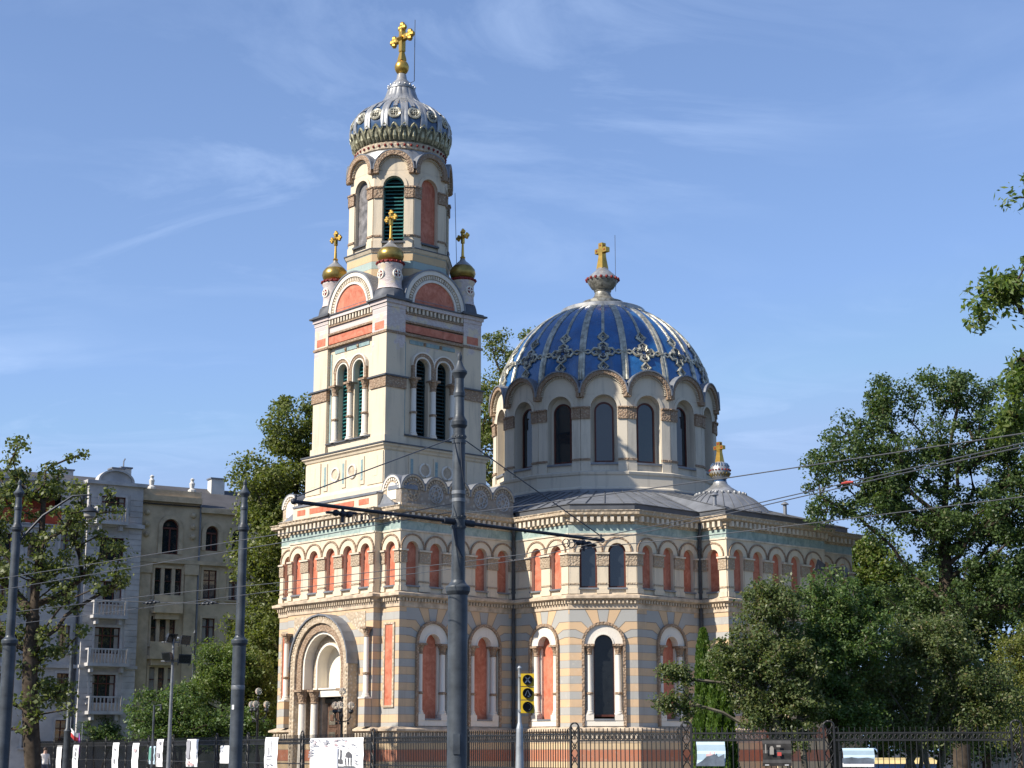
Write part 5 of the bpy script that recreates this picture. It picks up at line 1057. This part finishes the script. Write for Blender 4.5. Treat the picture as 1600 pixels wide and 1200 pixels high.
def rail_bay(p, q):
    F, L = Fr.seg(p, q); mb = MB(); a, b_ = .17, L-.17
    for z in (2.05, 1.87, 1.12, .2): mb.fb(F, a, b_, -.02, .02, z-.022, z+.022)
    k = int((b_-a)/.135)
    for i in range(k):
        x = a+(b_-a)*(i+.5)/k; mb.fb(F, x-.010, x+.010, -.010, .010, .05, 2.2); P_ = [F.p(.046*cos(t_)+x+.0675, 0, 1.96+.062*sin(t_)) for t_ in np.linspace(0, 2*pi, 9)]
        if i % 2 == 0 or True: mb.tube(P_, .011, 4, 0, False)
    return mb
FEN = [(270, 81.8), (338, 75.4), (387, 71.7), (472, 65.8), (583, 59.6), (728, 52.9), (898, 47), (1073, 45), (1296, 44), (1590, 43), (1800, 42.5)]
FXY = [at(px, 1173, Y) for px, Y in FEN]; d0 = (FXY[0]-FXY[1]).normalized(); ext = [FXY[0]+d0*(4.6*k) for k in range(8, 0, -1)]; FXY = ext + FXY
fe = tag(empty('railing', (FXY[14].x, FXY[14].y, 0)), 'long black iron railing with lattice posts and ring frieze before the church', 'railing'); fo = Vector(fe.location)
for i, p in enumerate(FXY):
    q = FXY[min(i+1, len(FXY)-1)] if i < len(FXY)-1 else p; pr = FXY[i-1] if i == len(FXY)-1 else p; d = ((q-p) if i < len(FXY)-1 else (p-pr)); d.normalize()
    lattice_post(p.x-fo.x, p.y-fo.y, d.x, d.y).build('post', 'iron_paint', fe)
    if i < len(FXY)-1: rail_bay((p.x-fo.x, p.y-fo.y), (q.x-fo.x, q.y-fo.y)).build('bars', 'iron_paint', fe)
# posters hung on the railing
def fence_at(px):
    r = ray(px, 1173)
    for p, q in zip(FXY, FXY[1:]):
        ex, ey = q.x-p.x, q.y-p.y; den = r.x*ey - r.y*ex; 
        if abs(den) < 1e-9: continue
        t_ = (p.x*ey - p.y*ex)/den; u = (p.x*r.y - p.y*r.x)/den
        if t_ > 0 and 0 <= u <= 1: return t_*r.y, Vector((ex, ey)).normalized()
    return 100, Vector((1, 0))
def poster(x0, x1, y0, y1, label, draw=None, face='paper', off=.07, group='posters hung on the railing', bulge=.04):
    Y0, d = fence_at((x0+x1)/2); Ya, _ = fence_at(x0); Yb, _ = fence_at(x1); a, b_ = at(x0, y1, Ya), at(x1, y1, Yb); W = hypot(b_.x-a.x, b_.y-a.y); z0, z1 = at(x0, y1, Y0).z, at(x0, y0, Y0).z
    if y1 >= 1199: z0 -= .5
    n = Vector((d.y, -d.x)); root = empty('poster', (a.x+n.x*off, a.y+n.y*off, 0), atan2(d.y, d.x)); F = Fr(0, 0, 1, 0); h = z1-z0; mb = MB(); K = 8; vs = []
    for j in range(K+1):
        for x in (0, W): vs.append(F.p(x + .03*W*sin(3*j/K), bulge*sin(pi*j/K)+.012*sin(j*2.1), z0+h*j/K))
    m_ = len(vs); vs += [(x, y+.008, z) for x, y, z in vs]; mb.add(vs, [(2*j, 2*j+1, 2*j+3, 2*j+2) for j in range(K)] + [(m_+2*j, m_+2*j+2, m_+2*j+3, m_+2*j+1) for j in range(K)] + [(2*j, 2*j+2, m_+2*j+2, m_+2*j) for j in range(K)] + [(2*j+1, m_+2*j+1, m_+2*j+3, 2*j+3) for j in range(K)] + [(0, m_, m_+1, 1), (2*K, 2*K+1, m_+2*K+1, m_+2*K)])
    mb.build('sheet', face, root)
    if draw:
        for mat, shapes in draw.items():
            mb = MB()
            for pts in shapes: mb.add([F.p(x*W, bulge*sin(pi*y)+.03+.004*len(mat), z0+y*h) for x, y in pts], [tuple(range(len(pts)))])
            mb.build('print', mat, root)
    return tag(root, label, 'poster', group)
def rc(x0, y0, x1, y1): return [(x0, y0), (x1, y0), (x1, y1), (x0, y1)]
rs = random.Random(5)
def specks(k, x0=.1, y0=.1, x1=.9, y1=.9, s=.08, sy=.5): return [rc(x, y, x+s*rs.uniform(.4, 1), y+s*sy*rs.uniform(.3, 1)) for x, y in [(rs.uniform(x0, x1-s), rs.uniform(y0, y1-s*sy)) for _ in range(k)]]
poster(89.5, 97, 1165, 1199, 'narrow white poster farthest left on the railing')
poster(115, 123.5, 1164, 1200, 'narrow white poster with a dark vertical line of lettering', {'ink_grey': [rc(.5, .55, .7, .62), rc(.5, .65, .7, .8), rc(.5, .83, .7, .92)]})
poster(177, 186.5, 1160, 1200, 'narrow white poster with two small grey marks, between dark posts', {'ink_grey': [rc(.35, .78, .6, .84), rc(.45, .4, .6, .55)]})
poster(208, 218, 1161, 1200, 'narrow white poster with faint pinkish print', {'ink_pink': specks(3, s=.2), 'ink_grey': [rc(.4, .75, .7, .85)]})
poster(235, 244, 1166, 1194, 'small poster with a green picture', {'print_green': [rc(.2, .25, .85, .93)]}, 'print_sky')
poster(246, 256, 1155, 1198, 'tall white poster beside the green picture poster', {'ink_grey': [rc(.55, .8, .8, .93), rc(.35, .35, .7, .52)]})
poster(293, 311, 1155, 1198, 'white poster with a grey blue vertical stripe', {'ink_grey': [rc(.12, .3, .42, .97)], 'ink_pink': specks(7, .15, .02, .9, .25, .2)})
poster(346, 379, 1165, 1193, 'blank white sheet partly behind the middle tram pole')
poster(416, 436, 1152, 1200, 'white poster with a fine grey sketch and lettering', {'ink_grey': [rc(.3, .62, .36, .8), rc(.5, .6, .56, .95), rc(.2, .56, .75, .585), rc(.25, .36, .42, .39), rc(.25, .30, .42, .33), rc(.55, .36, .75, .39), rc(.55, .28, .78, .31), rc(.2, .5, .65, .515)]})
poster(486, 569, 1153, 1200, 'big white banner with pen sketches of church buildings', {'ink_grey': specks(30, .02, .80, .98, .99, .075, .45) + specks(9, .02, .32, .12, .78, .07, .5) + specks(6, .88, .4, .99, .78, .07, .5), 'ink': [rc(.625, .5, .645, .74), rc(.60, .42, .67, .52), rc(.57, .33, .70, .36), rc(.70, .34, .90, .37), rc(.72, .38, .735, .55), rc(.77, .38, .785, .6), rc(.82, .38, .835, .57), [(.72, .57), (.84, .57), (.82, .66), (.78, .70), (.74, .66)]], 'ink_pink': specks(16, .02, .78, .9, .99, .07, .4), 'print_pale': [rc(.13, .0, .585, .79)]})
poster(1089, 1133.5, 1159, 1197, 'photo poster of a pink castle on a hill under pale sky', {'print_hill': [[(0, 0), (1, 0), (1, .5), (.8, .38), (.66, .5), (.5, .42), (.38, .4), (.25, .25), (.05, .1)]], 'ink_pink': [rc(.36, .4, .6, .5), rc(.48, .5, .53, .58), rc(.63, .48, .67, .6)], 'paper': [rc(.05, .03, .25, .06), rc(.75, .03, .95, .06)]}, 'print_sky', bulge=0)
poster(1192, 1237, 1157, 1197, 'dark photo poster of a vaulted interior with a bright arched window', {'lamp_glass': [[(.28, .45), (.42, .45), (.42, .7), (.38, .78), (.32, .78), (.28, .7)], rc(.12, .5, .16, .85), rc(.52, .74, .66, .82)], 'print_red': [rc(.54, .4, .68, .54)], 'paper': [rc(.1, .03, .24, .055), rc(.78, .03, .92, .055)]}, 'print_dark', bulge=0)
poster(1317, 1366, 1169, 1198, 'photo poster of a wide sky over grey hills', {'print_hill': [[(0, .2), (1, .2), (1, .42), (.8, .5), (.5, .46), (.3, .52), (0, .45)]], 'paper': [rc(0, 0, 1, .2), rc(.2, .15, .27, .5)]}, 'print_sky', bulge=0)

# ------------------------------------------------------------------ tram signal
ps = at(812, 1173, 31); sg = tag(empty('tram_signal', (ps.x, ps.y, 0)), 'tram signal with three black lenses on yellow plates on a grey post', 'signal')
mb = MB(); zt = at(806, 1044, 31).z; mb.lathe(0, 0, [(.085, 0), (.085, .9), (.06, 1.98), (.06, 2.0), (.04, 2.08), (.034, 2.1), (.03, zt-.03), (.045, zt), (.02, zt+.04)], 16); mb.build('post', 'galvanised', sg, True)
z1 = at(812, 1052, 31).z; z0 = at(812, 1115, 31).z; hh = (z1-z0)/3
for i in range(3):
    F = Fr(.02, -.06, 1, 0); zb0 = z0+hh*i; mb = MB(); mb.fb(F, .02, .24, -.22, -.02, zb0+.01, zb0+hh-.01, 1); mb.fb(F, .0, .245, -.02, .0, zb0+.008, zb0+hh-.008, 0); hd = mb.build('signal_head', ['signal_yellow', 'signal_black'], sg)
    cx_, cz_ = .125, zb0+hh/2; mb = MB(); R1 = .092; vs = []
    for rr, n in ((R1, 0), (R1, .09), (R1-.012, .09), (R1-.012, .015)):
        for t_ in np.linspace(0, 2*pi, 21)[:-1]: vs.append(F.p(cx_+rr*cos(t_), n*(1 if sin(t_) > -.3 else .45), cz_+rr*sin(t_)))
    mb.add(vs, [(k*20+j, k*20+(j+1) % 20, (k+1)*20+(j+1) % 20, (k+1)*20+j) for k in range(3) for j in range(20)] + [tuple(60+j for j in range(20))]); mb.build('visor', 'signal_black', hd, True)
    mb = MB()
    def seg_(a, b_, w_=.011): 
        d = Vector((b_[0]-a[0], b_[1]-a[1])).normalized(); q = Vector((-d.y, d.x))*w_; mb.add([F.p(cx_+x, .022, cz_+z) for x, z in ((a[0]-q.x, a[1]-q.y), (b_[0]-q.x, b_[1]-q.y), (b_[0]+q.x, b_[1]+q.y), (a[0]+q.x, a[1]+q.y))], [(0, 1, 2, 3)])
    if i == 2: seg_((-.045, -.055), (.045, .055)); seg_((-.045, .055), (.045, -.055))
    elif i == 1: seg_((-.045, -.04), (-.005, .055), .007); seg_((.045, -.04), (.005, .055), .007); seg_((.0, -.05), (.03, -.06), .007)
    else: mb.tube([F.p(cx_+.06*cos(t_), .02, cz_+.06*sin(t_)) for t_ in np.linspace(-1.2, 1.6, 12)], .004, 4)
    mb.build('mark', 'signal_mark', hd)
for z in (z0+.05, z1-.05): mb = MB(); mb.bx(-.03, .1, -.05, .03, z-.02, z+.02); mb.build('bracket', 'galvanised', sg)

# ------------------------------------------------------------------ lamps, masts, small things
def candelabra(px, Y, label):
    g = G(px, Y); root = tag(empty('street_lamp', (g[0], g[1], 0)), label, 'lamp', 'branched lamps with round globes'); ztop = at(px, 1080, Y).z
    mb = MB(); mb.lathe(0, 0, [(.16, 0), (.16, .35), (.09, .5), (.07, 1.0), (.055, ztop-1.15), (.08, ztop-1.1), (.05, ztop-1.0), (.035, ztop-.35), (.07, ztop-.3), (.05, ztop-.24)], 12)
    for k in range(3):
        a = k*2*pi/3+.4; mb.tube([(.05*cos(a), .05*sin(a), ztop-1.35), (.3*cos(a), .3*sin(a), ztop-1.3), (.42*cos(a), .42*sin(a), ztop-1.15), (.42*cos(a), .42*sin(a), ztop-.95)], .03, 6); mb.lathe(.42*cos(a), .42*sin(a), [(.03, ztop-1.0), (.13, ztop-.92), (.12, ztop-.84), (.08, ztop-.8)], 10); mb.ball((.3*cos(a), .3*sin(a), ztop-1.42), .06, 0, 6, 5)
    mb.build('post', 'iron_paint', root, True)
    for p in [(0, 0, ztop)] + [(.42*cos(k*2*pi/3+.4), .42*sin(k*2*pi/3+.4), ztop-.62) for k in range(3)]: mb = MB(); mb.ball(p, .165, 0, 14, 10); mb.build('globe', 'globe_glass', root, True)
candelabra(533, 77, 'branched lamp with globes in front of the church portal'); candelabra(401, 82, 'branched lamp with globes before the yellowing tree left of the church')
def floodlight(mb_par, c, aim, s=.3):
    c, aim = Vector(c), Vector(aim).normalized(); rgt = aim.cross(Vector((0, 0, 1))).normalized(); up = rgt.cross(aim); mb = MB()
    q = lambda a, b_, n, k=1.0: tuple(c+rgt*a*s*k+up*b_*s*k+aim*n*s)
    mb.hexa([q(-1, -.7, .3), q(1, -.7, .3), q(1, .7, .3), q(-1, .7, .3), q(-.6, -.4, -.5), q(.6, -.4, -.5), q(.6, .4, -.5), q(-.6, .4, -.5)]); mb.hexa([q(-.88, -.58, .31), q(.88, -.58, .31), q(.88, .58, .31), q(-.88, .58, .31), q(-.88, -.58, .33), q(.88, -.58, .33), q(.88, .58, .33), q(-.88, .58, .33)], 1)
    for e in (-1.06, 1.06): mb.tube([q(e, 0, 0), q(e*.8, -1, -.2)], .02, 4)
    return mb.build('floodlight', ['boom_paint', 'dark_glass'], mb_par)
g = G(264, 72); fm = tag(empty('floodlight_mast', (g[0], g[1], 0)), 'slim steel mast with floodlights in front of the beige house', 'mast'); ztp = at(268, 998, 72).z
mb = MB(); mb.lathe(0, 0, [(.1, 0), (.075, ztp*.5), (.05, ztp)], 12)
for z in (ztp-.15, ztp-.95): mb.tube([(-.5, 0, z), (.5, 0, z)], .035, 6)
mb.build('mast', 'mast_steel', fm, True)
for c, a in (((-.1, -.1, ztp+.05), (.5, -.3, -.25)), ((.48, -.1, ztp-.05), (.8, -.5, -.2)), ((-.2, -.1, ztp-.75), (-.6, -.7, -.25)), ((.5, -.1, ztp-.85), (.5, -.9, -.1))): floodlight(fm, c, a, .28)
g = G(1312, 66); fm = tag(empty('floodlight_mast', (g[0], g[1], 0)), 'mast with dark floodlights just above the bushes before the shaded church end', 'mast'); ztp = at(1312, 905, 66).z
mb = MB(); mb.lathe(0, 0, [(.1, 0), (.07, ztp)], 10); mb.tube([(-.65, 0, ztp-.05), (.5, 0, ztp-.05)], .04, 6); mb.tube([(-.55, 0, ztp-.05), (-.75, 0, ztp+.35), (-.5, 0, ztp+.6)], .03, 5); mb.build('mast', 'boom_paint', fm, True)
floodlight(fm, (-.5, -.1, ztp+.5), (-.9, .3, .3), .34); floodlight(fm, (.3, -.1, ztp+.25), (-.8, -.5, .05), .36)
def simple_pole(name, px, Y, ytop, rad, label, cat='pole'):
    g = G(px, Y); root = tag(empty(name, (g[0], g[1], 0)), label, cat); z = at(px, ytop, Y).z; mb = MB(); mb.lathe(0, 0, [(rad*1.5, 0), (rad*1.5, z*.35), (rad*1.8, z*.36), (rad, z*.38), (rad*.8, z-.25), (rad*1.3, z-.2), (rad*.6, z-.1), (.01, z)], 10); mb.build('shaft', 'pole_paint', root, True); return root, z
simple_pole('lamp_pole', 104, 96, 1008, .13, 'distant grey pole in front of the grey apartment house')
r_, z = simple_pole('lamp_pole', 297, 98, 984, .07, 'thin distant lamp post with a curved arm before the beige house', 'lamp'); mb = MB(); mb.tube([(0, 0, z-1.6), (-.25, 0, z-.9), (-.55, 0, z-.5), (-.9, 0, z-.45)], .035, 6); a_ = mb.build('arm', 'pole_paint', r_, True); mb = MB(); mb.lathe(-1.0, 0, [(.05, z-.4), (.2, z-.5), (.18, z-.58), (.05, z-.62)], 10); mb.build('lamp_head', 'galvanised', a_, True)
g = G(238, 84); mb = MB(); z = at(238, 1102, 84).z; mb.tube([(0, 0, 0), (0, 0, z), (.35, 0, z)], .06, 6); mb.tube([(.33, 0, z), (.33, 0, z-.25)], .05, 6); o = mb.build('bracket_post', 'pole_paint'); o.location = (g[0], g[1], 0); tag(o, 'short dark post with a bent top among the bushes', 'post')
# flags and flowers by the grey house
def flag(px, ytop, Y, mats, label, w_=.75, h=.5):
    p = at(px, ytop, Y); root = tag(empty('flag', (p.x, p.y, 0)), label, 'flag'); mb = MB(); mb.tube([(0, 0, 0), (0, 0, p.z)], .02, 5); mb.build('flagpole', 'galvanised', root); z = at(px, ytop+18, Y).z; mb = MB(); K = 6; vs = []
    for i in range(K+1):
        for j in range(3): vs.append((-.25+w_*i/K, .06*sin(i*1.3), z-.5*h*j - .55*(i/K)**2*h + .18*h*sin(i)))
    mb.add(vs, [(i*3+j, (i+1)*3+j, (i+1)*3+j+1, i*3+j+1) for i in range(K) for j in (0,)], 0); mb.add(vs, [(i*3+j, (i+1)*3+j, (i+1)*3+j+1, i*3+j+1) for i in range(K) for j in (1,)], 1); mb.build('cloth', mats, root)
flag(111, 1120, 104, ['white_cloth', 'red_cloth'], 'small white and red flag before the grey house'); flag(129, 1130, 105, ['purple_cloth', 'purple_cloth'], 'small purple flag beside the white and red one', .25, .9)
# person by the left tree
def person(loc, rz, label):
    root = tag(empty('person', loc, rz), label, 'person'); J = {'pel': (0, 0, .95, .15), 'chest': (0, .02, 1.3, .17), 'neck': (0, .02, 1.48, .065), 'head': (0, -.01, 1.6, .095), 'crown': (0, 0, 1.7, .075)}
    for s, k in ((-1, 'l'), (1, 'r')):
        J.update({'hip'+k: (s*.1, 0, .88, .1), 'kn'+k: (s*.11, -.06*s, .5, .065), 'an'+k: (s*.11, .1*s, .08, .045), 'toe'+k: (s*.12, .1*s-.16, .04, .035), 'sh'+k: (s*.2, .02, 1.4, .06), 'el'+k: (s*.26, .05, 1.12, .042), 'wr'+k: (s*.24, -.1, .9, .03)})
        for f in range(5): J['f%d' % f+k] = (s*(.24+.012*(f-2)), -.14-.012*abs(f-2)*-1, .83-.01*(2-abs(f-2))+(.04 if f == 0 else 0), .011)
    E_ = [('pel', 'chest'), ('chest', 'neck'), ('neck', 'head'), ('head', 'crown')]
    for k in 'lr': E_ += [('pel', 'hip'+k), ('hip'+k, 'kn'+k), ('kn'+k, 'an'+k), ('an'+k, 'toe'+k), ('chest', 'sh'+k), ('sh'+k, 'el'+k), ('el'+k, 'wr'+k)] + [('wr'+k, 'f%d' % f+k) for f in range(5)]
    names_ = list(J); me = bpy.data.meshes.new('body'); me.from_pydata([J[n][:3] for n in names_], [(names_.index(a), names_.index(b_)) for a, b_ in E_], []); o = bpy.data.objects.new('body', me); COL.objects.link(o); o.parent = root
    sk = o.modifiers.new('skin', 'SKIN'); 
    for i, n in enumerate(names_): me.skin_vertices[0].data[i].radius = (J[n][3], J[n][3]); me.skin_vertices[0].data[i].use_root = n == 'pel'
    o.modifiers.new('sub', 'SUBSURF').render_levels = 2
    m, t, b = nodes('clothed_body'); v = coords(t); sx = N(t, 'ShaderNodeSeparateXYZ'); t.links.new(v, sx.inputs[0]); c = mixc(t, math_(t, 'GREATER_THAN', sx.outputs[2], .93), (.05, .06, .10), (.62, .58, .55)); c = mixc(t, math_(t, 'GREATER_THAN', sx.outputs[2], 1.46), c, (.50, .30, .22)); t.links.new(c, b.inputs['Base Color']); me.materials.append(m)
    mb = MB(); mb.lathe(0, .02, [(.09, 1.6), (.112, 1.66), (.10, 1.73), (.05, 1.775), (.01, 1.785)], 12); mb.build('hair', 'hair', root, True)
    mb = MB(); mb.ball((-.035, -.105, 1.645), .012, 0, 6, 4); mb.ball((.035, -.105, 1.645), .012, 0, 6, 4); mb.build('eyes', 'signal_black', root); return root
g = G(71, 88); person((g[0], g[1], 0), radians(40), 'person in a pale top and dark trousers beside the left tree trunk')
# low buildings glimpsed through the railing at the right
kp = at(1415, 1173, 75); mb = MB(); root = tag(empty('kiosk', (kp.x, kp.y, 0), radians(-8)), 'low kiosk with cream roof edge and blue front behind the right railing', 'kiosk'); mb.bx(-1.3, 1.3, 0, 2, 0, 1.05, 0); mb.build('wall', 'kiosk_blue', root); mb = MB(); mb.hexa([(-1.5, -.2, 1.05), (1.5, -.2, 1.05), (1.5, 2.2, 1.05), (-1.5, 2.2, 1.05), (-1.3, 0, 1.2), (1.3, 0, 1.2), (1.3, 2, 1.3), (-1.3, 2, 1.3)]); mb.build('roof', 'kiosk_yellow', root)
hp = at(1620, 1173, 100); root = tag(empty('garden_house', (hp.x, hp.y, 0), radians(10)), 'low cream house glimpsed between bushes at the right edge', 'building'); mb = MB(); F = Fr(-2.4, 0, 1, 0); hwall(mb, F, 0, 5, 0, 3.4, [(1.6, 2.4, .9, 2.3), (3.4, 4.2, .9, 2.3)]); mb.bx(-2.4, 2.6, .05, 4, 0, 3.39, 0); mb.build('wall', 'cream_plaster', root)
for q in ((1.6, 2.4, .9, 2.3), (3.4, 4.2, .9, 2.3)): hwindow(root, F, q)
mb = MB(); mb.hexa([(-2.7, -.3, 3.4), (2.9, -.3, 3.4), (2.9, 4.3, 3.4), (-2.7, 4.3, 3.4), (-2.5, 1.5, 4.3), (2.7, 1.5, 4.3), (2.7, 2.5, 4.3), (-2.5, 2.5, 4.3)]); mb.build('roof', 'brick_pink', root)
# paving and lawn (below the frame, but they colour the bounced light)
sheet('pavement', strip((FXY[0].x, FXY[0].y), (FXY[14].x, FXY[14].y), 0.0, 4.5), 'paving', .004)
sheet('lawn', [(FXY[14].x-1, FXY[14].y+2), (60, 46), (60, 140), (-30, 140), (FXY[6].x+1, FXY[6].y+3)], 'lawn', .004)
sheet('church_path', [(-14, 78), (-4, 71), (18, 62), (30, 75), (34, 110), (-6, 112)], 'paving', .008)
